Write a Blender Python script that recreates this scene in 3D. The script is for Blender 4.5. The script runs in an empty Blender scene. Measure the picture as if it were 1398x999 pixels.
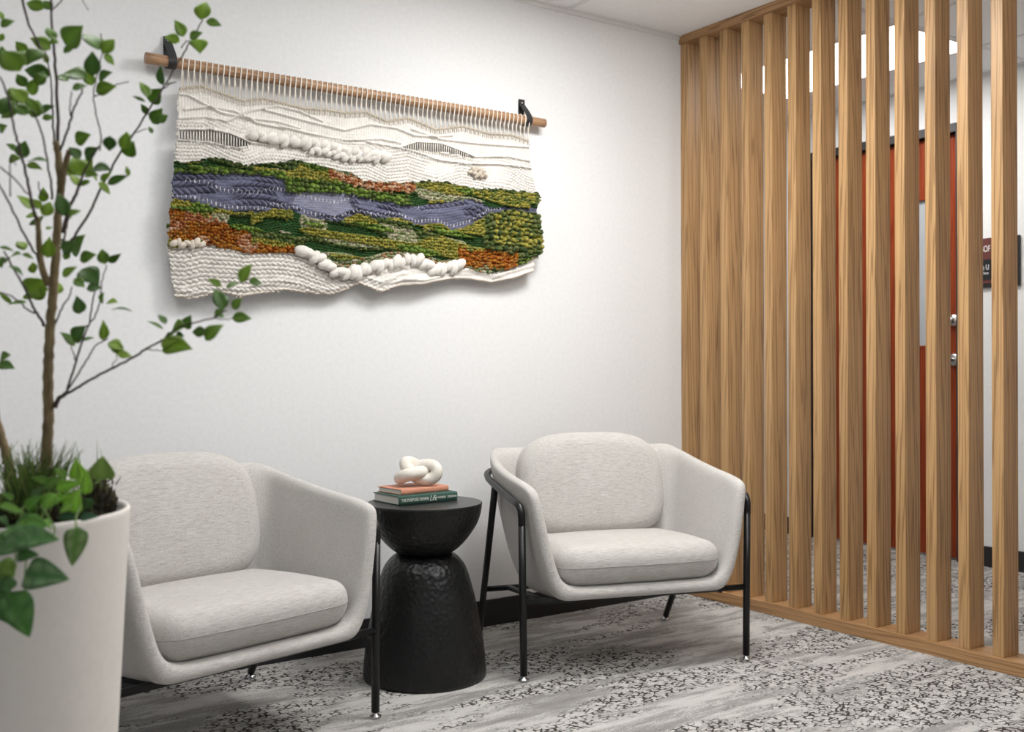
import bpy, bmesh, math, random
import numpy as np
from mathutils import Vector, Matrix
from math import sin, cos, pi, radians

random.seed(7)
RNG = np.random.default_rng(11)
scene = bpy.context.scene
COL = scene.collection

# ------------------------------------------------------------------ camera
F_PX, YAW, PIT, ROLL = 1417.79, 0.607934, 0.000846, -0.00251
CAM = np.array([-3.60082, -3.72975, 1.11276])
IW, IH = 1398, 999
_F = np.array([sin(YAW) * cos(PIT), cos(YAW) * cos(PIT), sin(PIT)])
_R = np.array([cos(YAW), -sin(YAW), 0.0])
_U = np.cross(_R, _F)
_R, _U = cos(ROLL) * _R + sin(ROLL) * _U, -sin(ROLL) * _R + cos(ROLL) * _U
cam_d = bpy.data.cameras.new('camera')
cam_d.sensor_width = 36.0
cam_d.lens = F_PX / IW * 36.0
cam_d.clip_start = 0.05
cam_d.clip_end = 60
cam_d.dof.use_dof = True
cam_d.dof.focus_distance = 3.65
cam_d.dof.aperture_fstop = 3.2
cam = bpy.data.objects.new('camera', cam_d)
COL.objects.link(cam)
cam.matrix_world = Matrix(((_R[0], _U[0], -_F[0], CAM[0]), (_R[1], _U[1], -_F[1], CAM[1]),
                           (_R[2], _U[2], -_F[2], CAM[2]), (0, 0, 0, 1)))
scene.camera = cam


def ray(x, y):
    return _F + _R * ((x - IW / 2) / F_PX) - _U * ((y - IH / 2) / F_PX)


def at_depth(x, y, d):           # point of the room seen at a pixel, d metres along the view axis
    return CAM + ray(x, y) * d


def on_y(x, y, wy):              # point of the vertical plane y = wy
    r = ray(x, y)
    return CAM + r * ((wy - CAM[1]) / r[1])


# ------------------------------------------------------------------ helpers
def link(name, me, parent=None, mat=None, smooth=True):
    o = bpy.data.objects.new(name, me)
    COL.objects.link(o)
    if parent is not None:
        o.parent = parent
    if mat is not None:
        me.materials.append(mat)
    if smooth:
        me.polygons.foreach_set('use_smooth', [True] * len(me.polygons))
    return o


def mesh(name, V, Fc, mat=None, parent=None, smooth=True, col=None):
    me = bpy.data.meshes.new(name)
    me.from_pydata([tuple(map(float, v)) for v in V], [], [tuple(map(int, f)) for f in Fc])
    me.update()
    if col is not None:
        a = me.color_attributes.new('Col', 'FLOAT_COLOR', 'POINT')
        c = np.ones((len(V), 4), dtype=np.float32)
        c[:, :3] = col
        a.data.foreach_set('color', c.ravel())
    return link(name, me, parent, mat, smooth)


def empty(name, loc=(0, 0, 0), rz=0.0):
    o = bpy.data.objects.new(name, None)
    COL.objects.link(o)
    o.location = loc
    o.rotation_euler = (0, 0, rz)
    o.empty_display_size = 0.1
    return o


def tag(o, label, cat, group=None, kind=None):
    o['label'] = label
    o['category'] = cat
    if group:
        o['group'] = group
    if kind:
        o['kind'] = kind
    return o


def struct(o):
    o['kind'] = 'structure'
    return o


def copy_tree(o, parent=None):
    c = o.copy()
    COL.objects.link(c)
    c.parent = parent
    for ch in list(o.children):
        copy_tree(ch, c)
    return c


class MB:                          # collects shapes that belong to ONE part
    def __init__(s):
        s.V, s.F, s.C = [], [], []

    def add(s, V, Fc, col=None):
        n = len(s.V)
        s.V += [tuple(v) for v in V]
        s.F += [tuple(i + n for i in f) for f in Fc]
        if col is not None:
            s.C += [tuple(col)] * len(V) if np.ndim(col) == 1 else [tuple(c) for c in col]
        return s

    def build(s, name, mat=None, parent=None, smooth=True, origin=None):
        V = s.V
        if origin is not None:
            V = np.array(V, float) - np.array(origin, float)
        return mesh(name, V, s.F, mat, parent, smooth, np.array(s.C) if s.C else None)


def box(x0, x1, y0, y1, z0, z1):
    V = [(x, y, z) for z in (z0, z1) for y in (y0, y1) for x in (x0, x1)]
    Fc = [(0, 2, 3, 1), (4, 5, 7, 6), (0, 1, 5, 4), (2, 6, 7, 3), (0, 4, 6, 2), (1, 3, 7, 5)]
    return V, Fc


def bev(o, w=0.003, seg=2):
    m = o.modifiers.new('bevel', 'BEVEL')
    m.width = w
    m.segments = seg
    m.limit_method = 'ANGLE'
    m.angle_limit = radians(40)
    return o


def frames(P, closed=False):
    P = np.array(P, float)
    n = len(P)
    T = np.zeros_like(P)
    for i in range(n):
        a = P[(i - 1) % n] if (closed or i > 0) else P[i]
        b = P[(i + 1) % n] if (closed or i < n - 1) else P[i]
        T[i] = (b - a) / (np.linalg.norm(b - a) + 1e-12)
    N = np.zeros_like(P)
    up = np.array([0, 0, 1.0]) if abs(T[0][2]) < 0.9 else np.array([1.0, 0, 0])
    v = up - T[0] * (up @ T[0])
    N[0] = v / np.linalg.norm(v)
    for i in range(1, n):
        v = N[i - 1] - T[i] * (N[i - 1] @ T[i])
        N[i] = v / (np.linalg.norm(v) + 1e-12)
    return P, T, N, np.cross(T, N)


def tube(P, r, seg=10, closed=False, caps=True):
    P, T, N, B = frames(P, closed)
    n = len(P)
    R = np.full(n, r) if np.isscalar(r) else np.array(r, float)
    V = []
    for i in range(n):
        for k in range(seg):
            a = 2 * pi * k / seg
            V.append(P[i] + R[i] * (cos(a) * N[i] + sin(a) * B[i]))
    Fc = []
    for i in range(n if closed else n - 1):
        j = (i + 1) % n
        for k in range(seg):
            l = (k + 1) % seg
            Fc.append((i * seg + k, i * seg + l, j * seg + l, j * seg + k))
    if not closed and caps:
        Fc.append(tuple(range(seg - 1, -1, -1)))
        Fc.append(tuple((n - 1) * seg + k for k in range(seg)))
    return V, Fc


def smooth_path(P, sub=6, closed=False):     # Catmull-Rom through the points
    P = np.array(P, float)
    n = len(P)
    out = []
    for i in range(n if closed else n - 1):
        p1, p2 = P[i], P[(i + 1) % n]
        p0 = P[(i - 1) % n] if (closed or i > 0) else 2 * p1 - p2
        p3 = P[(i + 2) % n] if (closed or i < n - 2) else 2 * p2 - p1
        for t in np.arange(sub) / sub:
            out.append(0.5 * (2 * p1 + (p2 - p0) * t + (2 * p0 - 5 * p1 + 4 * p2 - p3) * t ** 2
                              + (3 * p1 - p0 - 3 * p2 + p3) * t ** 3))
    if not closed:
        out.append(P[-1])
    return np.array(out)


def lathe(prof, seg=64):
    V, Fc = [], []
    n = len(prof)
    for r, z in prof:
        for k in range(seg):
            a = 2 * pi * k / seg
            V.append((r * cos(a), r * sin(a), z))
    for i in range(n - 1):
        for k in range(seg):
            l = (k + 1) % seg
            Fc.append((i * seg + k, i * seg + l, (i + 1) * seg + l, (i + 1) * seg + k))
    return V, Fc


def orient(o):
    bm = bmesh.new()
    bm.from_mesh(o.data)
    bmesh.ops.recalc_face_normals(bm, faces=bm.faces)
    bm.to_mesh(o.data)
    bm.free()
    return o


def cube_grid(n):                # surface of the cube [-1,1]^3
    V, Fc, idx = [], [], {}
    ts = [sin((-1 + 2 * i / n) * pi / 2) for i in range(n + 1)]

    def vid(i, j, k):
        if (i, j, k) not in idx:
            idx[(i, j, k)] = len(V)
            V.append((ts[i], ts[j], ts[k]))
        return idx[(i, j, k)]
    for a in range(n):
        for b in range(n):
            Fc.append((vid(a, b, 0), vid(a, b + 1, 0), vid(a + 1, b + 1, 0), vid(a + 1, b, 0)))
            Fc.append((vid(a, b, n), vid(a + 1, b, n), vid(a + 1, b + 1, n), vid(a, b + 1, n)))
            Fc.append((vid(a, 0, b), vid(a + 1, 0, b), vid(a + 1, 0, b + 1), vid(a, 0, b + 1)))
            Fc.append((vid(a, n, b), vid(a, n, b + 1), vid(a + 1, n, b + 1), vid(a + 1, n, b)))
            Fc.append((vid(0, a, b), vid(0, a, b + 1), vid(0, a + 1, b + 1), vid(0, a + 1, b)))
            Fc.append((vid(n, a, b), vid(n, a + 1, b), vid(n, a + 1, b + 1), vid(n, a, b + 1)))
    return np.array(V), Fc


def rounded(h, r, n=26):
    V, Fc = cube_grid(n)
    h = np.array(h)
    P = V * h
    inner = np.clip(P, -(h - r), h - r)
    d = P - inner
    L = np.linalg.norm(d, axis=1, keepdims=True)
    return inner + r * d / np.maximum(L, 1e-9), Fc


def ellipsoid(c, ax, rad, nu=10, nv=7):
    """c centre, ax 3x3 rows = axes, rad three radii"""
    V, Fc = [], []
    for j in range(nv + 1):
        ph = pi * j / nv
        for i in range(nu):
            th = 2 * pi * i / nu
            p = np.array([sin(ph) * cos(th) * rad[0], sin(ph) * sin(th) * rad[1], cos(ph) * rad[2]])
            V.append(np.array(c) + p @ np.array(ax))
    for j in range(nv):
        for i in range(nu):
            k = (i + 1) % nu
            Fc.append((j * nu + i, (j + 1) * nu + i, (j + 1) * nu + k, j * nu + k))
    return V, Fc


# ------------------------------------------------------------------ materials
def new_mat(name):
    m = bpy.data.materials.new(name)
    m.use_nodes = True
    nt = m.node_tree
    return m, nt, nt.nodes['Principled BSDF']


def N(nt, t, **kw):
    n = nt.nodes.new(t)
    for k, v in kw.items():
        if k in n.inputs:
            n.inputs[k].default_value = v
        else:
            setattr(n, k, v)
    return n


def ramp(nt, fac, stops, interp='LINEAR'):
    r = nt.nodes.new('ShaderNodeValToRGB')
    r.color_ramp.interpolation = interp
    e = r.color_ramp.elements
    while len(e) < len(stops):
        e.new(0.5)
    for i, (p, c) in enumerate(stops):
        e[i].position = p
        e[i].color = (*c, 1) if len(c) == 3 else c
    nt.links.new(fac, r.inputs[0])
    return r.outputs[0]


def mixc(nt, fac, a, b, blend='MIX'):
    m = nt.nodes.new('ShaderNodeMix')
    m.data_type = 'RGBA'
    m.blend_type = blend
    for s, v in ((m.inputs[0], fac), (m.inputs[6], a), (m.inputs[7], b)):
        if isinstance(v, (int, float)):
            s.default_value = v
        elif isinstance(v, tuple):
            s.default_value = (*v, 1) if len(v) == 3 else v
        else:
            nt.links.new(v, s)
    return m.outputs[2]


def math_n(nt, op, a, b=0.0, c=None):
    m = nt.nodes.new('ShaderNodeMath')
    m.operation = op
    for s, v in zip(m.inputs, (a, b, c)):
        if v is None:
            continue
        if isinstance(v, (int, float)):
            s.default_value = v
        else:
            nt.links.new(v, s)
    return m.outputs[0]


def coords(nt, scale=(1, 1, 1), kind='Object', rnd=False):
    tc = nt.nodes.new('ShaderNodeTexCoord')
    mp = nt.nodes.new('ShaderNodeMapping')
    mp.inputs['Scale'].default_value = scale
    src = tc.outputs[kind]
    if rnd:
        oi = nt.nodes.new('ShaderNodeObjectInfo')
        vm = nt.nodes.new('ShaderNodeVectorMath')
        vm.operation = 'MULTIPLY_ADD'
        cb = nt.nodes.new('ShaderNodeCombineXYZ')
        for k in range(3):
            nt.links.new(oi.outputs['Random'], cb.inputs[k])
        nt.links.new(cb.outputs[0], vm.inputs[0])
        vm.inputs[1].default_value = (7.3, 11.1, 23.7)
        nt.links.new(src, vm.inputs[2])
        src = vm.outputs[0]
    nt.links.new(src, mp.inputs['Vector'])
    return mp.outputs['Vector']


def noise(nt, vec, scale=5, detail=3, rough=0.5, dist=0.0):
    n = N(nt, 'ShaderNodeTexNoise', Scale=scale, Detail=detail, Roughness=rough, Distortion=dist)
    nt.links.new(vec, n.inputs['Vector'])
    return n.outputs[0]


def bump(nt, bs, h, strength=0.3, dist=0.01):
    b = N(nt, 'ShaderNodeBump', Strength=strength, Distance=dist)
    nt.links.new(h, b.inputs['Height'])
    nt.links.new(b.outputs[0], bs.inputs['Normal'])


def plain(name, col, rough=0.5, metal=0.0, bumpy=None, spec=None):
    m, nt, bs = new_mat(name)
    bs.inputs['Roughness'].default_value = rough
    bs.inputs['Metallic'].default_value = metal
    if spec is not None:
        bs.inputs['Specular IOR Level'].default_value = spec
    v = coords(nt)
    n = noise(nt, v, 60, 3)
    c = mixc(nt, n, tuple(x * 0.94 for x in col), tuple(min(1, x * 1.06) for x in col))
    nt.links.new(c, bs.inputs['Base Color'])
    if bumpy:
        bump(nt, bs, noise(nt, v, bumpy[0], 3), bumpy[1], 0.004)
    return m


M_WALL = plain('wall_paint', (0.81, 0.815, 0.82), 0.9, spec=0.2)
M_CEIL = plain('ceiling_tile_white', (0.93, 0.945, 0.96), 0.9, bumpy=(300, 0.15), spec=0.2)
M_TRIMW = plain('ceiling_grid_white', (0.78, 0.78, 0.78), 0.5)
M_BASE = plain('black_rubber_base', (0.012, 0.012, 0.013), 0.45)
M_BLACK = plain('black_powder_coat', (0.006, 0.006, 0.0065), 0.36, spec=0.4)
M_CHROME = plain('polished_chrome', (0.55, 0.55, 0.56), 0.10, 1.0)
M_STEEL = plain('satin_steel', (0.62, 0.61, 0.60), 0.28, 1.0)
M_LEATHER = plain('black_leather', (0.018, 0.018, 0.020), 0.5, bumpy=(400, 0.25))
M_JAMB = plain('dark_bronze_frame', (0.030, 0.029, 0.030), 0.45)
M_PLANTER = plain('warm_grey_planter', (0.70, 0.66, 0.615), 0.6, spec=0.25)
M_PAPER = plain('book_pages', (0.78, 0.74, 0.68), 0.8)
M_TITLE = plain('pale_lettering', (0.72, 0.74, 0.68), 0.6)
M_SIGNW = plain('white_lettering', (0.85, 0.85, 0.85), 0.5)
M_MAROON = plain('maroon_sign_face', (0.13, 0.035, 0.028), 0.4)
M_SIGNB = plain('black_sign_insert', (0.012, 0.012, 0.013), 0.35)
M_GREENBOOK = plain('green_book_cloth', (0.022, 0.075, 0.055), 0.6, bumpy=(700, 0.2))
M_PEACHBOOK = plain('terracotta_book_cloth', (0.56, 0.245, 0.155), 0.65, bumpy=(700, 0.2))


def wood(name, light, dark, axis='Z', rough=0.42, rnd=True):
    m, nt, bs = new_mat(name)
    st = {'Z': (1, 1, 0.028), 'Y': (1, 0.028, 1), 'X': (0.028, 1, 1)}[axis]
    v = coords(nt, st, rnd=rnd)
    big = noise(nt, v, 9, 2, 0.5, 0.6)
    w = N(nt, 'ShaderNodeTexWave', Scale=30.0, Distortion=9.0, Detail=1.5)
    w.wave_type = 'BANDS'
    w.bands_direction = 'DIAGONAL'
    w.inputs['Detail Scale'].default_value = 1.6
    nt.links.new(v, w.inputs['Vector'])
    fine = noise(nt, coords(nt, tuple(s * (0.35 if s < 1 else 1) for s in st), rnd=rnd), 330, 3, 0.6)
    ring = ramp(nt, w.outputs['Fac'], [(0.0, (1, 1, 1)), (0.62, (0.85, 0.85, 0.85)), (0.86, (0.15, 0.15, 0.15)), (1.0, (0.0, 0.0, 0.0))])
    g = math_n(nt, 'MULTIPLY_ADD', ring, 0.42, math_n(nt, 'MULTIPLY', big, 0.58))
    c = ramp(nt, g, [(0.26, dark), (0.48, tuple((a * 0.6 + b * 0.4) for a, b in zip(light, dark))), (0.72, light)])
    pores = ramp(nt, fine, [(0.34, (0.62, 0.57, 0.50)), (0.5, (1, 1, 1))])
    c = mixc(nt, 0.75, c, pores, 'MULTIPLY')
    nt.links.new(c, bs.inputs['Base Color'])
    bs.inputs['Roughness'].default_value = rough
    bump(nt, bs, fine, 0.12, 0.002)
    return m


OAK_L, OAK_D = (0.52, 0.312, 0.138), (0.31, 0.172, 0.070)
M_OAK = wood('oak_slat_grain', OAK_L, OAK_D, 'Z')
M_OAKY = wood('oak_rail_grain', (0.44, 0.25, 0.115), (0.25, 0.13, 0.052), 'Y')
M_ROD = wood('walnut_rod_grain', (0.43, 0.255, 0.14), (0.27, 0.15, 0.08), 'X', 0.42)
M_DOOR = wood('cherry_door_veneer', (0.29, 0.053, 0.016), (0.20, 0.031, 0.009), 'Z', 0.5)
M_DOOR.node_tree.nodes['Principled BSDF'].inputs['Specular IOR Level'].default_value = 0.12


def fabric():
    m, nt, bs = new_mat('oatmeal_weave')
    v = coords(nt)
    a = noise(nt, coords(nt, (32, 400, 400)), 1, 3, 0.6)
    b = noise(nt, coords(nt, (560, 560, 90)), 1, 2, 0.6)
    big = noise(nt, v, 9, 3)
    f = math_n(nt, 'MULTIPLY_ADD', a, 0.62, math_n(nt, 'MULTIPLY', b, 0.38))
    c = ramp(nt, f, [(0.30, (0.34, 0.32, 0.295)), (0.5, (0.53, 0.51, 0.485)), (0.68, (0.64, 0.622, 0.60))])
    c = mixc(nt, 0.25, c, ramp(nt, big, [(0.35, (0.86, 0.85, 0.83)), (0.65, (1, 1, 1))]), 'MULTIPLY')
    nt.links.new(c, bs.inputs['Base Color'])
    bs.inputs['Roughness'].default_value = 0.95
    bs.inputs['Specular IOR Level'].default_value = 0.15
    bs.inputs['Sheen Weight'].default_value = 0.15
    bump(nt, bs, math_n(nt, 'ADD', a, b), 0.3, 0.003)
    return m


M_FAB = fabric()
M_SEAM = plain('seam_thread', (0.32, 0.30, 0.275), 0.95)


def carpet():
    m, nt, bs = new_mat('patterned_carpet')
    warp = N(nt, 'ShaderNodeTexNoise', Scale=26.0, Detail=3.0)
    v0 = coords(nt)
    nt.links.new(v0, warp.inputs['Vector'])
    vm = N(nt, 'ShaderNodeVectorMath', operation='MULTIPLY_ADD')
    nt.links.new(warp.outputs['Color'], vm.inputs[0])
    vm.inputs[1].default_value = (0.020, 0.020, 0)
    nt.links.new(v0, vm.inputs[2])
    mp = N(nt, 'ShaderNodeMapping')
    mp.inputs['Scale'].default_value = (0.72, 1.15, 1)
    nt.links.new(vm.outputs[0], mp.inputs['Vector'])
    vor = N(nt, 'ShaderNodeTexVoronoi', Scale=50.0)
    vor.feature = 'DISTANCE_TO_EDGE'
    vor.voronoi_dimensions = '2D'
    nt.links.new(mp.outputs[0], vor.inputs['Vector'])
    vcol = N(nt, 'ShaderNodeTexVoronoi', Scale=50.0)
    vcol.voronoi_dimensions = '2D'
    nt.links.new(mp.outputs[0], vcol.inputs['Vector'])
    streak = noise(nt, coords(nt, (1.7, 8.5, 1)), 1.0, 8, 0.68, 0.25)
    streak2 = noise(nt, coords(nt, (4.5, 26, 1)), 1.0, 6, 0.68, 0.15)
    pile = noise(nt, v0, 420, 2, 0.7)
    pile2 = noise(nt, v0, 150, 3, 0.7)
    f = math_n(nt, 'MULTIPLY_ADD', streak, 0.7, math_n(nt, 'MULTIPLY', streak2, 0.3))
    f = math_n(nt, 'MULTIPLY_ADD', pile2, 0.30, math_n(nt, 'SUBTRACT', f, 0.15))
    base = ramp(nt, f, [(0.34, (0.25, 0.24, 0.23)), (0.45, (0.335, 0.322, 0.308)), (0.485, (0.38, 0.367, 0.352)), (0.515, (0.545, 0.528, 0.507)),
                        (0.66, (0.64, 0.622, 0.60))])
    # crackle fields
    fld = noise(nt, coords(nt, (0.9, 2.9, 1)), 1.15, 7, 0.68, 0.3)
    fld = math_n(nt, 'MULTIPLY_ADD', pile2, 0.14, math_n(nt, 'SUBTRACT', fld, 0.07))
    fmask = ramp(nt, fld, [(0.475, (0, 0, 0)), (0.515, (1, 1, 1))])
    cells = ramp(nt, vcol.outputs['Color'], [(0.15, (0.38, 0.366, 0.35)), (0.5, (0.56, 0.543, 0.522)), (0.9, (0.65, 0.632, 0.61))])
    base = mixc(nt, math_n(nt, 'MULTIPLY', fmask, 0.7), base, cells)
    brk = noise(nt, v0, 30, 3, 0.6)
    thr = ramp(nt, brk, [(0.43, (0, 0, 0)), (0.58, (1, 1, 1))])
    line = math_n(nt, 'LESS_THAN', vor.outputs['Distance'], math_n(nt, 'MULTIPLY', thr, 0.215))
    line = math_n(nt, 'MULTIPLY', line, fmask)
    col = mixc(nt, math_n(nt, 'MULTIPLY', line, 0.95), base, (0.045, 0.038, 0.033))
    col = mixc(nt, 0.5, col, ramp(nt, pile, [(0.3, (0.76, 0.755, 0.75)), (0.7, (1.0, 1.0, 1.0))]), 'MULTIPLY')
    nt.links.new(col, bs.inputs['Base Color'])
    bs.inputs['Roughness'].default_value = 1.0
    bs.inputs['Specular IOR Level'].default_value = 0.05
    bump(nt, bs, math_n(nt, 'ADD', pile, pile2), 0.5, 0.006)
    return m


M_CARPET = carpet()


def hammered():
    m, nt, bs = new_mat('hammered_black_metal')
    vor = N(nt, 'ShaderNodeTexVoronoi', Scale=62.0)
    vor.feature = 'SMOOTH_F1'
    vor.inputs['Smoothness'].default_value = 0.5
    v = coords(nt)
    nt.links.new(v, vor.inputs['Vector'])
    n = noise(nt, v, 14, 4)
    nt.links.new(ramp(nt, n, [(0.3, (0.005, 0.005, 0.0052)), (0.7, (0.009, 0.009, 0.0092))]), bs.inputs['Base Color'])
    bs.inputs['Roughness'].default_value = 0.36
    bs.inputs['Specular IOR Level'].default_value = 0.36
    bump(nt, bs, vor.outputs['Distance'], 0.3, 0.010)
    return m


M_HAMMER = hammered()
M_TABLETOP = plain('smooth_black_top', (0.012, 0.012, 0.012), 0.32, spec=0.5)


def attr_mat(name, rough=0.9, fibre=None, trans=0.0, spec=0.2):
    m, nt, bs = new_mat(name)
    at = nt.nodes.new('ShaderNodeAttribute')
    at.attribute_name = 'Col'
    c = at.outputs['Color']
    v = coords(nt)
    if fibre:
        n = noise(nt, v, fibre, 3, 0.65)
        c = mixc(nt, 0.6, c, ramp(nt, n, [(0.3, (0.72, 0.72, 0.72)), (0.65, (1, 1, 1))]), 'MULTIPLY')
        bump(nt, bs, n, 0.35, 0.003)
    nt.links.new(c, bs.inputs['Base Color'])
    bs.inputs['Roughness'].default_value = rough
    bs.inputs['Specular IOR Level'].default_value = spec
    if trans:
        out = nt.nodes['Material Output']
        tr = nt.nodes.new('ShaderNodeBsdfTranslucent')
        nt.links.new(mixc(nt, 1.0, c, (1.5, 1.6, 0.7), 'MULTIPLY'), tr.inputs['Color'])
        mx = nt.nodes.new('ShaderNodeMixShader')
        mx.inputs[0].default_value = trans
        nt.links.new(bs.outputs[0], mx.inputs[1])
        nt.links.new(tr.outputs[0], mx.inputs[2])
        nt.links.new(mx.outputs[0], out.inputs['Surface'])
    return m


M_WOOL = attr_mat('wool_yarn', 0.95, 700, spec=0.1)
M_CORD = plain('cotton_warp_cord', (0.86, 0.80, 0.72), 0.9)
M_LEAF = attr_mat('leaf_green', 0.42, None, 0.3, 0.45)
M_MOSS = attr_mat('dried_moss', 0.9, None, 0.0, 0.1)


def bark():
    m, nt, bs = new_mat('tree_bark')
    n = noise(nt, coords(nt, (1, 1, 0.12)), 190, 4, 0.6)
    n2 = noise(nt, coords(nt), 14, 3)
    f = math_n(nt, 'MULTIPLY_ADD', n, 0.5, math_n(nt, 'MULTIPLY', n2, 0.5))
    nt.links.new(ramp(nt, f, [(0.32, (0.09, 0.062, 0.03)), (0.5, (0.20, 0.145, 0.07)), (0.7, (0.34, 0.265, 0.14))]),
                 bs.inputs['Base Color'])
    bs.inputs['Roughness'].default_value = 0.85
    bump(nt, bs, n, 0.5, 0.004)
    return m


M_BARK = bark()
M_TWIG = plain('dark_twig', (0.060, 0.040, 0.036), 0.8)


def knot_mat():
    m, nt, bs = new_mat('cream_ceramic')
    v = coords(nt)
    n = noise(nt, v, 30, 4)
    nt.links.new(ramp(nt, n, [(0.3, (0.68, 0.62, 0.54)), (0.7, (0.80, 0.76, 0.70))]), bs.inputs['Base Color'])
    bs.inputs['Roughness'].default_value = 0.6
    bump(nt, bs, noise(nt, v, 260, 3), 0.15, 0.003)
    return m


M_KNOT = knot_mat()


def emit_mat(name, col, s):
    m, nt, bs = new_mat(name)
    bs.inputs['Base Color'].default_value = (*col, 1)
    bs.inputs['Emission Color'].default_value = (*col, 1)
    bs.inputs['Emission Strength'].default_value = s
    return m


M_LAMP = emit_mat('light_diffuser', (1.0, 0.98, 0.94), 7.0)


def backlit_pane():
    m, nt, bs = new_mat('backlit_glass_colour')
    n = noise(nt, coords(nt), 3, 2)
    nt.links.new(ramp(nt, n, [(0.3, (0.38, 0.41, 0.44)), (0.7, (0.46, 0.485, 0.51))]), bs.inputs['Base Color'])  # pale grey-blue base colour stands in for office light behind the pane
    bs.inputs['Roughness'].default_value = 0.25
    return m


M_BACKLIT = backlit_pane()

# ------------------------------------------------------------------ the room
H = 2.74
XC = 1.85
struct(mesh('floor', *box(-7, 2.05, -6.5, 3.2, -0.08, 0), M_CARPET, smooth=False))
struct(mesh('ceiling', *box(-7, 2.05, -6.5, 3.2, H, H + 0.08), M_CEIL, smooth=False))
struct(mesh('wall_back', *box(-7, 0.11, 0.0, 0.13, 0, H), M_WALL, smooth=False))
struct(mesh('baseboard_back', *box(-7, -0.0, -0.012, 0.0, 0, 0.112), M_BASE, smooth=False))
DY0, DY1, DH = -0.335, 0.69, 2.442         # door opening
wr = MB()
wr.add(*box(XC, XC + 0.15, -6.5, DY0, 0, H))
wr.add(*box(XC, XC + 0.15, DY1, 3.2, 0, H))
wr.add(*box(XC, XC + 0.15, DY0, DY1, DH, H))
struct(wr.build('wall_right', M_WALL, smooth=False))
struct(mesh('wall_far', *box(0.11, XC, 3.07, 3.2, 0, H), M_WALL, smooth=False))
struct(mesh('wall_front', *box(-7, 2.05, -6.63, -6.5, 0, H), M_WALL, smooth=False))
br = MB()
br.add(*box(XC - 0.012, XC, -6.5, DY0 - 0.05, 0, 0.112))
br.add(*box(XC - 0.012, XC, DY1 + 0.05, 3.07, 0, 0.112))
struct(br.build('baseboard_right', M_BASE, smooth=False))
# suspended ceiling: wall angles and tee bars
tr = MB()
tr.add(*box(-7, 0.0, -0.022, 0.0, H - 0.006, H))
tr.add(*box(-7, 0.0, -0.006, 0.0, H - 0.022, H - 0.006))
struct(tr.build('trim_1', M_TRIMW, smooth=False))
tr = MB()
tr.add(*box(XC - 0.022, XC, -6.5, 3.07, H - 0.005, H))
struct(tr.build('trim_2', M_TRIMW, smooth=False))
n_t = 3
for gx in (-0.695, -1.345, -1.995, -2.645, -3.295):
    struct(mesh('trim_%d' % n_t, *box(gx - 0.012, gx + 0.012, -6.5, -0.022, H - 0.004, H), M_TRIMW, smooth=False))
    n_t += 1
for gy in (-0.67, -1.9, -3.12):
    struct(mesh('trim_%d' % n_t, *box(-7, -0.01, gy - 0.012, gy + 0.012, H - 0.0045, H), M_TRIMW, smooth=False))
    n_t += 1
for gx in (0.70, 1.385):
    struct(mesh('trim_%d' % n_t, *box(gx - 0.012, gx + 0.012, -6.5, 3.07, H - 0.004, H), M_TRIMW, smooth=False))
    n_t += 1
for gy in (-3.2, -1.97, -0.752, 0.505, 1.73):
    struct(mesh('trim_%d' % n_t, *box(0.12, XC, gy - 0.012, gy + 0.012, H - 0.0045, H), M_TRIMW, smooth=False))
    n_t += 1

# door with its frame
door = empty('door_1', (XC, 0, 0))
struct(door)
fr = MB()
fx0, fx1 = -0.022, 0.12
fr.add(*box(fx0, fx1, DY0 - 0.05, DY0, 0, DH + 0.05))
fr.add(*box(fx0, fx1, DY1, DY1 + 0.05, 0, DH + 0.05))
fr.add(*box(fx0, fx1, DY0, DY1, DH, DH + 0.05))
fr.add(*box(0.078, fx1, DY0, DY0 + 0.016, 0, DH))
fr.add(*box(0.078, fx1, DY1 - 0.016, DY1, 0, DH))
fr.add(*box(0.078, fx1, DY0, DY1, DH - 0.016, DH))
bev(fr.build('door_frame', M_JAMB, door, smooth=False), 0.002)
lf = MB()
LY0, LY1, LZ0, LZ1 = -0.225, -0.030, 1.22, 2.10
lx0, lx1 = 0.03, 0.076
y0d, y1d = DY0 + 0.004, DY1 - 0.004
lf.add(*box(lx0, lx1, y0d, LY0, 0.012, DH - 0.004))
lf.add(*box(lx0, lx1, LY1, y1d, 0.012, DH - 0.004))
lf.add(*box(lx0, lx1, LY0, LY1, 0.012, LZ0))
lf.add(*box(lx0, lx1, LY0, LY1, LZ1, DH - 0.004))
leaf_o = lf.build('door_leaf', M_DOOR, door, smooth=False)
mesh('vision_glass', *box(0.048, 0.056, LY0, LY1, LZ0, LZ1), M_BACKLIT, leaf_o, smooth=False)
bd = MB()
for q in ((LY0 - 0.002, LY0 + 0.012, LZ0, LZ1), (LY1 - 0.012, LY1 + 0.002, LZ0, LZ1), (LY0, LY1, LZ0 - 0.002, LZ0 + 0.012),
          (LY0, LY1, LZ1 - 0.012, LZ1 + 0.002)):
    bd.add(*box(0.026, 0.046, *q))
bd.build('glazing_bead', M_DOOR, leaf_o, smooth=False)


def disc_x(x0, x1, y, z, r, r2=None, seg=28):   # turned piece whose axis is the x axis
    V, Fc = lathe([(0.0001, x0), (r2 or r, x0), (r, x0 + (x1 - x0) * 0.35), (r, x1), (0.0001, x1)], seg)
    return [(v[2], y + v[0], z + v[1]) for v in V], Fc


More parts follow.
